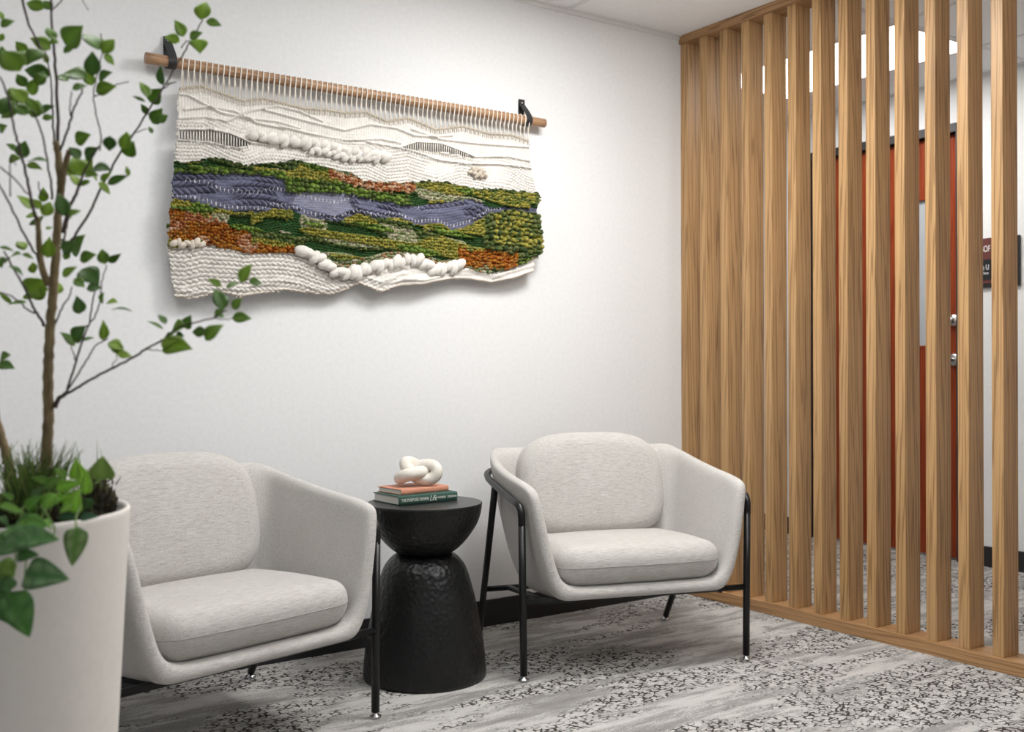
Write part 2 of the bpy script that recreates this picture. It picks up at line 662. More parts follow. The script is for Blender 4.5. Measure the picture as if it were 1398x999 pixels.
db = MB()
db.add(*disc_x(0.006, 0.03, -0.298, 1.373, 0.034, 0.030))
db.add(*box(-0.014, 0.008, -0.303, -0.293, 1.355, 1.391))
orient(db.build('deadbolt', M_STEEL, door))
lv = MB()
lv.add(*disc_x(0.008, 0.03, -0.298, 1.147, 0.036, 0.031))
lv.add(*tube(smooth_path([(0.012, -0.298, 1.147), (-0.03, -0.298, 1.147), (-0.042, -0.285, 1.147), (-0.044, -0.24, 1.147),
                          (-0.042, -0.18, 1.145)], 5), 0.011, 12))
orient(lv.build('lever_handle', M_STEEL, door))

# corridor lamp and the other ceiling lights
cl = empty('ceiling_light', (1.04, -0.125, H))
tag(cl, 'white rectangular ceiling light panel glowing above the red door', 'ceiling light')
mesh('diffuser', *box(-0.318, 0.318, -0.605, 0.605, -0.004, -0.001), M_LAMP, cl, smooth=False)
fm = MB()
for q in ((-0.33, -0.318, -0.617, 0.617), (0.318, 0.33, -0.617, 0.617), (-0.33, 0.33, -0.617, -0.605), (-0.33, 0.33, 0.605, 0.617)):
    fm.add(*box(*q, -0.007, -0.0))
fm.build('trim_frame', M_TRIMW, cl, smooth=False)

# sign beside the door
sg = empty('door_sign', (XC, -0.555, 1.68))
tag(sg, 'maroon sign with black insert on the white wall beside the red door', 'sign')
bev(mesh('backplate', *box(-0.016, -0.0005, -0.148, 0.148, -0.137, 0.137), M_SIGNB, sg, smooth=False), 0.002)
mesh('sign_face', *box(-0.019, -0.0155, -0.118, 0.148, -0.112, 0.137), M_MAROON, sg, smooth=False)
mesh('name_insert', *box(-0.0215, -0.0185, -0.110, 0.140, -0.093, 0.019), M_SIGNB, sg, smooth=False)


def text_on(parent, name, body, size, loc, rot, mat, ext=0.0006, align='CENTER', xs=1.0, shear=0.0, width=None):
    cu = bpy.data.curves.new(name, 'FONT')
    cu.body = body
    cu.size = size
    cu.align_x = align
    cu.align_y = 'CENTER'
    cu.extrude = ext
    cu.shear = shear
    cu.resolution_u = 3
    o = bpy.data.objects.new(name, cu)
    COL.objects.link(o)
    o.parent = parent
    o.location = loc
    o.rotation_euler = rot
    o.scale = (xs, 1, 1)
    bpy.context.view_layer.update()
    dg = bpy.context.evaluated_depsgraph_get()
    me = bpy.data.meshes.new_from_object(o.evaluated_get(dg))
    bpy.data.objects.remove(o)
    me.materials.clear()
    m = link(name, me, parent, mat, False)
    m.location = loc
    m.rotation_euler = rot
    if width:
        xx = [v.co.x for v in me.vertices]
        xs = width / (max(xx) - min(xx))
    m.scale = (xs, 1, 1)
    return m


RX = (pi / 2, 0, -pi / 2)
text_on(sg, 'lettering', 'BOF', 0.050, (-0.0196, 0.043, 0.077), RX, M_SIGNW, xs=0.62)
text_on(sg, 'lettering', 'e U', 0.042, (-0.0221, 0.041, -0.025), RX, M_SIGNW, xs=0.68)
text_on(sg, 'lettering', 'Dare', 0.021, (-0.0221, 0.042, -0.056), RX, M_SIGNW, xs=0.85)

# ------------------------------------------------------------------ oak slat screen
SA, SY0, SS, SW, SD = 0.012, 0.004757, 0.134705, 0.04479, 0.09853
HS, HB = 0.0525, 0.0412
NS = 15
scr = empty('slat_screen', (0, -0.9, 0))
tag(scr, 'oak room divider of tall upright slats between the seats and the red door', 'room divider')
YE = SY0 - NS * SS - 0.02
bev(mesh('bottom_rail', *box(0.0, SD + 2 * SA, YE + 0.9, 0.9 - 0.0005, 0, HS), M_OAKY, scr, smooth=False), 0.002)
bev(mesh('top_rail', *box(0.0, SD + 2 * SA, YE + 0.9, 0.9 - 0.0005, H - HB, H - 0.0005), M_OAKY, scr, smooth=False), 0.002)
s0 = None
for k in range(NS):
    yk = SY0 - k * SS
    if s0 is None:
        s0 = bev(mesh('slat', *box(0, SD, -SW, 0, -H / 2 + HS, H / 2 - HB), M_OAK, scr, smooth=False), 0.0015)
        s = s0
    else:
        s = s0.copy()
        COL.objects.link(s)
    s.location = (SA, min(yk, -0.0006) + 0.9, H / 2)

# ------------------------------------------------------------------ armchairs
def lerp(t, xs, ys):
    return float(np.interp(t, xs, ys))


def shell_map(a, b, c):
    W = lerp(c, [0, 0.10, 0.3, 0.6, 1], [0.328, 0.366, 0.398, 0.424, 0.452])
    g = 1 - 0.13 * max(0.0, (b - 0.5) / 0.5) ** 3
    if 0.8 < abs(a) < 0.9:
        a = math.copysign(1 - (0.155 - 0.05 * c), a)
    x = a * W * g * (1 - 0.030 * max(0.0, 1 - b / 0.45))
    y0 = -0.066 + 0.018 * c + 0.014 * max(0.0, (c - 0.8) / 0.2)
    y1 = 0.455 + 0.165 * c ** 0.8
    y = y0 + (y1 - y0) * b
    y -= 0.045 * (a ** 4) * max(0.0, (b - 0.5) / 0.5) ** 2
    zb = 0.282 - 0.045 * b
    zt = 0.690 + 0.045 * b + 0.06 * b ** 3 - 0.016 * max(0.0, 1 - b / 0.10)
    zt -= 0.012 * (1 - abs(a)) * (b > 0.9)
    return x, y, zb + (zt - zb) * c


def armchair():
    root = empty('armchair')
    A = [-1, -0.855, -0.5, 0, 0.5, 0.855, 1]
    B = [0, 0.10, 0.32, 0.55, 0.75, 0.89, 1]
    Cc = [0, 0.115, 0.3, 0.6, 0.885, 1]
    na, nb, nc = len(A) - 1, len(B) - 1, len(Cc) - 1

    def filled(i, j, k):
        if not (0 <= i < na and 0 <= j < nb and 0 <= k < nc):
            return False
        return i in (0, na - 1) or j == nb - 1 or k == 0
    V, Fc, idx = [], [], {}

    def vid(i, j, k):
        if (i, j, k) not in idx:
            idx[(i, j, k)] = len(V)
            V.append(shell_map(A[i], B[j], Cc[k]))
        return idx[(i, j, k)]
    for i in range(na):
        for j in range(nb):
            for k in range(nc):
                if not filled(i, j, k):
                    continue
                if not filled(i - 1, j, k):
                    Fc.append((vid(i, j, k), vid(i, j, k + 1), vid(i, j + 1, k + 1), vid(i, j + 1, k)))
                if not filled(i + 1, j, k):
                    Fc.append((vid(i + 1, j, k), vid(i + 1, j + 1, k), vid(i + 1, j + 1, k + 1), vid(i + 1, j, k + 1)))
                if not filled(i, j - 1, k):
                    Fc.append((vid(i, j, k), vid(i + 1, j, k), vid(i + 1, j, k + 1), vid(i, j, k + 1)))
                if not filled(i, j + 1, k):
                    Fc.append((vid(i, j + 1, k), vid(i, j + 1, k + 1), vid(i + 1, j + 1, k + 1), vid(i + 1, j + 1, k)))
                if not filled(i, j, k - 1):
                    Fc.append((vid(i, j, k), vid(i, j + 1, k), vid(i + 1, j + 1, k), vid(i + 1, j, k)))
                if not filled(i, j, k + 1):
                    Fc.append((vid(i, j, k + 1), vid(i + 1, j, k + 1), vid(i + 1, j + 1, k + 1), vid(i, j + 1, k + 1)))
    sh = orient(mesh('upholstered_shell', V, Fc, M_FAB, root))
    ss = sh.modifiers.new('subsurf', 'SUBSURF')
    ss.levels = ss.render_levels = 3

    # seat cushion
    def seat_def(P):
        P = np.array(P, float)
        hx, hy, hz = 0.328, 0.262, 0.073
        u, v, w = P[:, 0] / hx, P[:, 1] / hy, P[:, 2] / hz
        Q = P.copy()
        Q[:, 2] += 0.016 * np.clip(w, 0, 1) * (1 - np.clip(u, -1, 1) ** 2) * (1 - np.clip(v, -1, 1) ** 2)
        Q[:, 0] *= 1 - 0.05 * np.clip(v, -1, 1) ** 4 - 0.04 * np.clip(v, 0, 1) - 0.05 * np.clip(-w, 0, 1) ** 2
        Q[:, 1] -= 0.012 * np.clip(-v, 0, 1) * (1 - np.clip(u, -1, 1) ** 2)
        Q[:, 1] += 0.020 * np.clip(-v, 0, 1) * np.clip(-w, 0, 1)
        Q[:, 2] -= 0.022 * (v + 1) / 2
        return Q + np.array([0, 0.205, 0.393])
    P, Fq = rounded((0.328, 0.262, 0.073), 0.060, 28)
    sc = orient(mesh('seat_cushion', seat_def(P), Fq, M_FAB, root))
    L = []
    hx, hy, r = 0.328, 0.262, 0.060
    for cx, cy, a0 in ((hx - r, -hy + r, -90), (hx - r, hy - r, 0), (-hx + r, hy - r, 90), (-hx + r, -hy + r, 180)):
        for t in range(0, 91, 10):
            a = radians(a0 + t)
            L.append((cx + (r + 0.0005) * cos(a), cy + (r + 0.0005) * sin(a), 0.004))
    LL = []
    for i in range(len(L)):
        p, q = np.array(L[i]), np.array(L[(i + 1) % len(L)])
        m = max(1, int(np.linalg.norm(q - p) / 0.03))
        for t in range(m):
            LL.append(p + (q - p) * t / m)
    orient(mesh('seam', *tube(seat_def(LL), 0.0016, 6, closed=True), M_SEAM, sc))
    # back cushion
    hx, hy, hz = 0.316, 0.078, 0.218
    V, Fq = [], []
    nth, r = 96, 0.062
    rings = [(f, -hy) for f in (0.0, 0.25, 0.5, 0.72, 0.88)] + [(None, k * 9 - 90) for k in range(21)] + [(f, hy) for f in (0.88, 0.6, 0.3, 0.0)]
    for f, q in rings:
        for k in range(nth):
            th = 2 * pi * k / nth
            c_, s_ = cos(th), sin(th)
            n_ = 3.9
            rad = (abs(c_) ** n_ + abs(s_) ** n_) ** (-1 / n_)
            u, w = c_ * rad, s_ * rad
            u *= 1 - 0.085 * max(0.0, (w + 0.1) / 1.1) ** 2 - 0.03 * max(0.0, -w) ** 2
            w -= 0.05 * u * u * max(0.0, w)
            if f is None:
                ins = r * (1 - cos(radians(q)))
                y = (hy - r) * np.sign(sin(radians(q))) * min(1.0, abs(sin(radians(q))) * 3) + r * sin(radians(q))
                x, z = u * (hx - ins), w * (hz - ins)
            else:
                x, z, y = u * (hx - r) * f, w * (hz - r) * f, q
            if y < 0:
                y -= 0.026 * (1 - min(1, abs(x / hx)) ** 2) * (1 - min(1, abs(z / hz)) ** 2) * (-y / hy)
                y -= 0.008 * (x / hx) ** 2
            V.append((x, y, z))
    for a in range(len(rings) - 1):
        for k in range(nth):
            l = (k + 1) % nth
            Fq.append((a * nth + k, a * nth + l, (a + 1) * nth + l, (a + 1) * nth + k))
    Q = np.array(V)
    a = radians(-12)
    y, z = Q[:, 1] * cos(a) - Q[:, 2] * sin(a), Q[:, 1] * sin(a) + Q[:, 2] * cos(a)
    Q[:, 1], Q[:, 2] = y + 0.497, z + 0.625
    orient(mesh('back_cushion', Q, Fq, M_FAB, root))
    # steel frame
    R = 0.0132

    def foot(leg, x, y):
        V, Fc = lathe([(0.0001, 0), (0.0185, 0.0), (0.020, 0.003), (0.0185, 0.008), (0.012, 0.012), (0.009, 0.016), (0.009, 0.024), (0.0001, 0.024)], 20)
        orient(mesh('foot_glide', [(p[0] + x, p[1] + y, p[2]) for p in V], Fc, M_CHROME, leg))
    for s in (-1, 1):
        lg = orient(mesh('leg', *tube([(s * 0.443, 0, 0.019), (s * 0.449, 0, 0.565)], R, 16), M_BLACK, root))
        foot(lg, s * 0.443, 0)
        lg = orient(mesh('leg', *tube([(s * 0.424, 0.660, 0.019), (s * 0.4605, 0.30, 0.652)], R, 16), M_BLACK, root))
        foot(lg, s * 0.424, 0.660)
        orient(mesh('side_rail', *tube([(s * 0.335, 0, 0.272), (s * 0.335, 0.552, 0.214)], 0.011, 12), M_BLACK, root))
    arm = []
    for s, rev in ((-1, False), (1, True)):
        pts = [(s * 0.449, 0, 0.55), (s * 0.450, 0, 0.588), (s * 0.452, 0.012, 0.612), (s * 0.456, 0.045, 0.625),
               (s * 0.460, 0.20, 0.648), (s * 0.459, 0.36, 0.670), (s * 0.450, 0.44, 0.681), (s * 0.426, 0.515, 0.688), (s * 0.372, 0.575, 0.692), (s * 0.25, 0.612, 0.694)]
        arm += pts[::-1] if rev else pts
    orient(mesh('arm_rail', *tube(smooth_path(arm, 5), R, 16), M_BLACK, root))
    orient(mesh('front_rail', *tube([(-0.449, 0, 0.277), (0.449, 0, 0.277)], 0.0115, 14), M_BLACK, root))
    orient(mesh('rear_rail', *tube([(-0.434, 0.554, 0.212), (0.434, 0.554, 0.212)], 0.0115, 14), M_BLACK, root))
    return root


ch = armchair()
ch.location = (-1.045, -0.866, 0)
ch.rotation_euler = (0, 0, radians(-17.7))
tag(ch, 'oatmeal fabric armchair on black steel legs beside the oak slat screen', 'armchair', 'pair of oatmeal armchairs')
ch2 = copy_tree(ch)
ch2.location = (-2.506, -0.873, 0)
ch2.rotation_euler = (0, 0, radians(13.2))
tag(ch2, 'oatmeal fabric armchair on black steel legs beside the potted tree', 'armchair', 'pair of oatmeal armchairs')

# ------------------------------------------------------------------ side table
TX, TY = -1.717, -0.467
tb = empty('side_table', (TX, TY, 0))
tag(tb, 'black hammered hourglass side table between the two armchairs', 'side table')
bowl = smooth_path([(0.2045, 0.6205), (0.2068, 0.612), (0.203, 0.585), (0.193, 0.555), (0.176, 0.525), (0.152, 0.492), (0.125, 0.464), (0.097, 0.444)], 5)
prof = [(0.0001, 0.622), (0.202, 0.622)] + [tuple(p) for p in bowl] + [(0.09, 0.440), (0.0001, 0.438)]
orient(mesh('bowl', *lathe(prof, 96), M_HAMMER, tb))
bev(orient(mesh('top_disc', *lathe([(0.0001, 0.618), (0.2075, 0.618), (0.2085, 0.621), (0.2075, 0.625), (0.0001, 0.625)], 96), M_TABLETOP, tb, smooth=False)), 0.0008)
bs_ = smooth_path([(0.088, 0.442), (0.108, 0.438), (0.128, 0.421), (0.146, 0.396), (0.158, 0.366), (0.169, 0.330), (0.186, 0.262), (0.200, 0.190), (0.212, 0.120), (0.220, 0.045), (0.222, 0.012)], 5)
prof = [(0.0001, 0.442)] + [tuple(p) for p in bs_] + [(0.220, 0.002), (0.2, 0.0), (0.0001, 0.0)]
orient(mesh('base', *lathe(prof, 96), M_HAMMER, tb))


def book(name, label, w, d, t, loc, rz, cover, group):
    """spine along local x at local y=-d/2"""
    root = empty(name, loc, rz)
    tag(root, label, 'book', group)
    c = MB()
    ct = 0.0026
    c.add(*box(-w / 2, w / 2, -d / 2, d / 2, 0, ct))
    c.add(*box(-w / 2, w / 2, -d / 2, d / 2, t - ct, t))
    sp = []
    for i in range(9):
        a = -pi / 2 + pi * i / 8
        sp.append((-d / 2 - 0.004 * cos(a), t / 2 + t / 2 * sin(a)))
    V = [(x, p[0], p[1]) for x in (-w / 2, w / 2) for p in sp]
    Fc = [(i, i + 1, i + 10, i + 9) for i in range(8)] + [tuple(range(8, -1, -1)), tuple(range(9, 18))]
    c.add(V, Fc)
    bev(orient(c.build('cover', cover, root, smooth=False)), 0.0006, 1)
    mesh('page_block', *box(-w / 2 + 0.004, w / 2 - 0.004, -d / 2 + 0.001, d / 2 - 0.006, ct, t - ct), M_PAPER, root, smooth=False)
    return root


gb = book('book', 'green hardcover book with pale spine lettering on the black side table', 0.252, 0.175, 0.031,
          (-1.7195, -0.402, 0.6252), radians(3.5), M_GREENBOOK, 'books on the side table')
RS = (pi / 2, 0, 0)
text_on(gb, 'title', 'THE PURPOSE DRIVEN', 0.0165, (-0.059, -0.0925, 0.0155), RS, M_TITLE, 0.0004, width=0.116)
text_on(gb, 'title', 'Life', 0.027, (0.018, -0.0925, 0.0155), RS, M_TITLE, 0.0004, width=0.031, shear=0.35)
text_on(gb, 'title', 'WARREN', 0.0115, (0.055, -0.0925, 0.0155), RS, M_TITLE, 0.0004, width=0.034)
text_on(gb, 'title', 'ZONDERVAN', 0.0115, (0.100, -0.0925, 0.0155), RS, M_TITLE, 0.0004, width=0.040)
book('book', 'terracotta hardcover book lying under the cream knot', 0.212, 0.150, 0.0195,
     (-1.715, -0.378, 0.6566), radians(6), M_PEACHBOOK, 'books on the side table')

# knot
KN = np.array([-1.702, -0.385, 0.6766])
pts = []
for i in range(84):
    t = 2 * pi * i / 84
    x = sin(t) + 2 * sin(2 * t)
    y = cos(t) - 2 * cos(2 * t)
    z = -sin(3 * t)
    pts.append((x, y, z * 1.25))
pts = np.array(pts)
a = radians(-44)
pts = np.stack([pts[:, 0] * cos(a) - pts[:, 1] * sin(a), pts[:, 0] * sin(a) + pts[:, 1] * cos(a), pts[:, 2]], 1) * np.array([0.0235, 0.0205, 0.0195])
b = radians(33)
pts = np.stack([pts[:, 0], pts[:, 1] * cos(b) - pts[:, 2] * sin(b), pts[:, 1] * sin(b) + pts[:, 2] * cos(b)], 1)
pts[:, 2] *= 0.74
pts[:, 0] *= 1.06
g = YAW * -1
pts = np.stack([pts[:, 0] * cos(g) - pts[:, 1] * sin(g), pts[:, 0] * sin(g) + pts[:, 1] * cos(g), pts[:, 2]], 1)
V, Fc = tube(pts, 0.0235, 24, closed=True)
V = np.array(V)
V[:, 2] -= V[:, 2].min()
kn = orient(mesh('decorative_knot', V, Fc, M_KNOT))
kn.location = KN
tag(kn, 'cream ceramic knot ornament resting on the terracotta book', 'ornament')

# ------------------------------------------------------------------ woven wall hanging
TY_ = -0.047                                     # plane of the cloth


def wp(pts):                                     # photo trace -> (x, z) on the cloth
    out = []
    for x, y in pts:
        p = on_y(x, y, TY_)
        out.append((p[0], p[2]))
    return np.array(out)


C_TOP = wp([(243, 121.7), (275, 118), (305.5, 129.3), (332, 138), (358.7, 134.3), (381.5, 139.6), (415.7, 148.4), (446, 150), (470, 154),
            (498.4, 152.8), (527, 165.6), (556, 160.8), (594.5, 176.8), (629.7, 172), (668, 182.6), (697, 183.9), (722, 192.9)])
C_G0 = wp([(235, 222.5), (273, 220.6), (279, 215.7), (301.7, 216.8), (332, 226.3), (377.7, 222.5), (400.5, 218), (431, 226), (455, 231), (479, 236),
           (495, 247.3), (524, 248.9), (556, 250.5), (578.5, 247.3), (610.5, 248.9), (639, 256.9), (681, 258.5), (735, 263.3)])
C_R0 = wp([(233, 235.8), (282.7, 237.7), (332, 237.7), (377.7, 243.4), (386, 247), (391, 263), (460, 263.3), (498, 269.7), (540, 279.3), (572, 280.9),
           (604, 275.5), (642.5, 271.3), (668, 282.5), (737, 284.1)])
C_R1 = wp([(233, 272), (275, 277.7), (309, 289), (355, 291), (370, 285), (393, 287), (431, 298.6), (460, 303), (485.6, 292), (508, 298.5),
           (540, 296.9), (569, 308), (594.5, 305), (617, 313.9), (639, 308), (665, 292), (697, 285.7), (737, 294.7)])
C_L0 = wp([(228, 338), (250, 339), (275, 334), (313, 341), (332, 346), (385, 346), (408, 347), (446, 357), (466, 370), (492, 367), (524, 356),
           (565.7, 356), (601, 368), (626.5, 362.6), (649, 371), (668, 373.8), (703, 364), (722.6, 354.6), (737, 350)])
C_BOT = wp([(232, 406), (267.5, 408.8), (298, 399.3), (324.5, 407), (355, 401), (389, 397.4), (423, 401), (453.8, 403), (470, 397), (488.8, 388),
            (517.6, 399.4), (546.5, 389.8), (575, 389.8), (613.7, 381.8), (639, 381.8), (671, 386.6), (703, 380), (728, 371)])
E_L = wp([(243, 119), (242, 160), (240, 200), (236, 236), (234, 272), (229, 300), (228, 330), (231, 350), (235, 380), (239, 409)])
E_R = wp([(721, 190), (724, 225), (730, 258), (735, 270), (732, 290), (734, 310), (737, 340), (733, 350), (727, 358), (725, 374)])
ST = 0.0025
gx = np.arange(-2.56, -0.86, ST)
gz = np.arange(1.335, 2.125, ST)
X, Z = np.meshgrid(gx, gz)


def crv(c):
    return np.interp(gx, c[:, 0], c[:, 1])[None, :]


def vnoise(x, z, s, seed):                        # smooth value noise
    r = np.random.default_rng(seed).random((257, 257))
    u, v = x * s + 131.7, z * s + 71.3
    i, j = np.floor(u).astype(int), np.floor(v).astype(int)
    fu, fv = u - i, v - j
    fu, fv = fu * fu * (3 - 2 * fu), fv * fv * (3 - 2 * fv)
    i, j = i % 256, j % 256
    return (r[i, j] * (1 - fu) + r[i + 1, j] * fu) * (1 - fv) + (r[i, j + 1] * (1 - fu) + r[i + 1, j + 1] * fu) * fv


def cells(x, z, s, seed):                         # Voronoi domes: returns dome height 0..1 and two random numbers per cell
    r = np.random.default_rng(seed).random((4, 512, 512))
    u, v = x / s + 200, z / s + 200
    i0, j0 = np.floor(u).astype(int), np.floor(v).astype(int)
    d1 = np.full(x.shape, 9.0)
    d2 = np.full(x.shape, 9.0)
    c1, c2 = np.zeros(x.shape), np.zeros(x.shape)
    for di in (-1, 0, 1):
        for dj in (-1, 0, 1):
            i, j = (i0 + di) % 512, (j0 + dj) % 512
            d = np.hypot(i0 + di + 0.15 + 0.7 * r[0][i, j] - u, j0 + dj + 0.15 + 0.7 * r[1][i, j] - v)
            m = d < d1
            d2 = np.where(m, d1, np.minimum(d2, d))
            c1, c2 = np.where(m, r[2][i, j], c1), np.where(m, r[3][i, j], c2)
            d1 = np.where(m, d, d1)
    h = np.sqrt(np.clip(1 - (d1 / 0.72) ** 2, 0, 1))
    return h * np.clip((d2 - d1) * 4, 0, 1) ** 0.4, c1, c2


def soumak(x, t, px, pt, slant=0.5):              # rows of slanting stitches; t runs down the rows (metres)
    row = np.floor(t / pt)
    ft = t / pt - row
    ph = x / px + slant * (ft - 0.5) * np.where(row % 2 == 0, 1, -1) + 0.5 * (row % 2)
    fx = ph - np.floor(ph)
    return np.sqrt(np.clip(1 - (2 * fx - 1) ** 2, 0, 1)) * np.sqrt(np.clip(1 - (2 * ft - 1) ** 2, 0, 1))


def ridge(pts, wz):
    c = wp(pts)
    y = np.interp(gx, c[:, 0], c[:, 1], left=-9, right=-9)[None, :]
    return np.exp(-((Z - y) / wz) ** 2)


def pal(a, cols):
    cols = np.array(cols)
    k = np.clip((a * len(cols)).astype(int), 0, len(cols) - 1)
    return cols[k]


top, g0, r0, r1, l0, bot = (crv(c) for c in (C_TOP, C_G0, C_R0, C_R1, C_L0, C_BOT))
wob = (vnoise(X, Z, 90, 1) - 0.5) * 0.010
zone = np.full(X.shape, -1)
zw = Z + wob
ins = (Z < top) & (Z > bot)
xl = np.interp(gz, E_L[::-1, 1], E_L[::-1, 0])[:, None] + (vnoise(X, Z, 70, 5) - 0.5) * 0.008
xr = np.interp(gz, E_R[::-1, 1], E_R[::-1, 0])[:, None] + (vnoise(X, Z, 70, 6) - 0.5) * 0.008
ins &= (X > xl) & (X < xr)
zone[ins] = 0
zone[ins & (zw < g0)] = 1
zone[ins & (zw < r0)] = 2
zone[ins & (zw < r1)] = 3
zone[ins & (Z + 0.4 * wob < l0)] = 4


def blob(pts, band):                              # band of cloth around a traced line
    c = wp(pts)
    y = np.interp(gx, c[:, 0], c[:, 1], left=-9, right=-9)[None, :]
    return np.abs(zw + wob - y) < band


rust = blob([(229, 306), (250, 309), (275, 312), (298, 320), (315, 330), (340, 338)], 0.050) & ((zone == 3))
rust |= blob([(340, 341), (380, 345), (410, 347)], 0.022) & (zone == 3)
rust |= blob([(624, 349), (640, 353), (665, 353), (688, 356), (703, 357)], 0.036) & (zone == 3)
rust |= blob([(446, 236), (470, 243), (490, 252), (510, 255), (540, 256), (565, 258)], 0.017) & (zone == 1)
zone[rust] = 5
# open slits in the cream weave
lens1 = (Z < np.interp(gx, *wp([(242, 179), (286.5, 178.8), (313, 184), (341, 196)]).T)[None]) & \
        (X > xl + 0.004) & (Z > np.interp(gx, *wp([(242, 190.5), (286.5, 193), (305, 199), (324, 201), (341, 197.5)]).T)[None]) & (X < wp([(341, 197)])[0, 0])
s2t, s2b = wp([(549, 201), (569, 195.4), (601, 197), (620, 204), (645, 214.6)]), wp([(549, 201.5), (562, 204), (597, 207.3), (620, 212), (645, 216)])
lens2 = (Z < np.interp(gx, *s2t.T)[None]) & (Z > np.interp(gx, *s2b.T)[None]) & (X > s2t[0, 0]) & (X < s2t[-1, 0])
zone[(lens1 | lens2) & (zone == 0)] = -1

Hh_ = np.zeros(X.shape)
COLR = np.zeros(X.shape + (3,))
fib = vnoise(X, Z, 420, 9)
# --- cream upper
t0 = (top - Z)
wv = 0.010 * np.sin(X * 9.0) + 0.02 * (vnoise(X, Z, 7, 21) - 0.5)
warp_rib = 0.5 + 0.5 * np.cos(2 * pi * X / 0.0105)
s_f = soumak(X, t0 * 0.8 + wv + 0.2, 0.0125, 0.0105, 0.7)
s_c = soumak(X, t0 * 0.55 + wv * 2 + 0.2, 0.020, 0.017, 0.8)
chunk = np.clip((vnoise(X * 0.7, Z * 1.6, 11, 31) - 0.36) * 5, 0, 1)
frac = np.clip((top - Z) / (top - g0), 0, 1)
chunk = np.clip(chunk * np.clip((frac - 0.25) * 4, 0, 1) + np.clip((frac - 0.72) * 5, 0, 1), 0, 1)
hc = 0.0045 + 0.0016 * warp_rib * (1 - chunk) + 0.0085 * s_f * chunk
for pts in ([(243, 122), (275, 118.3), (305.5, 129.6), (332, 138.3), (358.7, 134.6), (381.5, 140), (415.7, 148.8), (446, 150.4), (470, 154.4), (498.4, 153.2), (527, 166), (556, 161.2), (594.5, 177.2), (629.7, 172.4), (668, 183), (697, 184.3), (722, 193.3)],
            [(243, 128), (256, 130), (301, 154), (340, 162), (378, 166), (410, 176)], [(243, 162), (279, 160), (309, 166), (343, 151), (378, 145), (408, 152), (440, 166)],
            [(243, 178), (286.5, 177), (313, 182), (341, 195), (380, 199)], [(243, 192), (286, 195), (310, 201), (330, 203)],
            [(360, 150), (420, 166), (470, 178), (505, 170), (540, 175), (565, 185), (590, 187), (618, 185)],
            [(549, 200), (569, 194), (601, 196), (620, 203), (645, 213)], [(500, 194), (549, 203), (600, 219), (640, 224), (680, 224), (725, 230)],
            [(250, 150), (285, 146), (320, 152), (350, 168), (390, 176)], [(380, 172), (420, 182), (470, 192), (520, 190), (548, 196)], [(600, 208), (640, 214), (690, 214), (722, 220)],
            [(560, 176), (600, 190), (650, 196), (722, 201)]):
    rg = ridge(pts, 0.0042)
    hc = hc + rg * (0.0075 + 0.002 * np.abs(np.sin(X * pi / 0.0095 + Z * 300)))
cr = np.stack([0.86 + 0 * X, 0.82 + 0 * X, 0.765 + 0 * X], -1) * (0.90 + 0.12 * vnoise(X, Z, 60, 3))[..., None]
tan_ = np.clip(ridge([(242, 122), (275, 118.3), (305.5, 129.6), (332, 138.3), (358.7, 134.6), (381.5, 140), (415.7, 148.8), (446, 150.4), (470, 154.4), (498.4, 153.2), (527, 166), (556, 161.2), (594.5, 177.2), (629.7, 172.4), (668, 183), (697, 184.3), (722, 193.3)], 0.005), 0, 1)
cr = cr * (1 - 0.4 * tan_[..., None] * np.array([0.6, 0.75, 1.0]))
m = zone == 0
Hh_[m], COLR[m] = hc[m], cr[m]
# --- greens
hb, ca, cb = cells(X, Z, 0.0185, 41)
hs_, ca2, cb2 = cells(X, Z, 0.012, 43)
nz = vnoise(X, Z * 1.8, 14, 51)
nz2 = vnoise(X, Z * 2.2, 9, 52)
GREENS = {'olive': [(0.30, 0.27, 0.05), (0.24, 0.23, 0.045), (0.38, 0.33, 0.07), (0.20, 0.21, 0.05)],
          'forest': [(0.022, 0.070, 0.022), (0.035, 0.095, 0.030), (0.028, 0.060, 0.018), (0.05, 0.11, 0.035)],
          'moss': [(0.07, 0.105, 0.03), (0.10, 0.135, 0.04), (0.055, 0.085, 0.03), (0.13, 0.15, 0.055)],
          'lime': [(0.14, 0.22, 0.04), (0.17, 0.26, 0.05), (0.11, 0.18, 0.035), (0.19, 0.27, 0.06)],
          'sage': [(0.40, 0.38, 0.25), (0.31, 0.33, 0.19), (0.46, 0.42, 0.30), (0.25, 0.29, 0.14)]}
gs = soumak(X, (g0 - Z) + 0.3 * wv + 0.2, 0.014, 0.0095, 0.9)


def green_field(zm, dep, seed):
    """dep 0..1 from the upper to the lower edge"""
    XA, ZA = X * 0.5, (Z + 0.09 * X) * 2.3
    kind = vnoise(XA, ZA, 12, seed)
    pick = ca
    hgt = 0.007 + 0.018 * hb
    col = pal(cb, GREENS['moss'])
    sm = kind > 0.47
    hgt = np.where(sm, 0.005 + 0.010 * gs, hgt)
    col = np.where(sm[..., None], pal(np.clip(cb2 * 0.6 + fib * 0.4, 0, 0.999), GREENS['forest']), col)
    ol = vnoise(XA, ZA, 11, seed + 1) > 0.60
    hgt = np.where(ol, 0.010 + 0.015 * hs_, hgt)
    col = np.where(ol[..., None], pal(cb2, GREENS['olive']), col)
    sg = (vnoise(XA, ZA, 16, seed + 2) > 0.68) & ~ol
    col = np.where(sg[..., None], pal(cb2, GREENS['sage']), col)
    hgt = np.where(sg, 0.007 + 0.013 * hs_, hgt)
    lm = (vnoise(XA, ZA, 14, seed + 3) > 0.73)
    col = np.where(lm[..., None], pal(cb, GREENS['lime']), col)
    hgt = np.where(lm, 0.009 + 0.020 * hb, hgt)
    return hgt, col


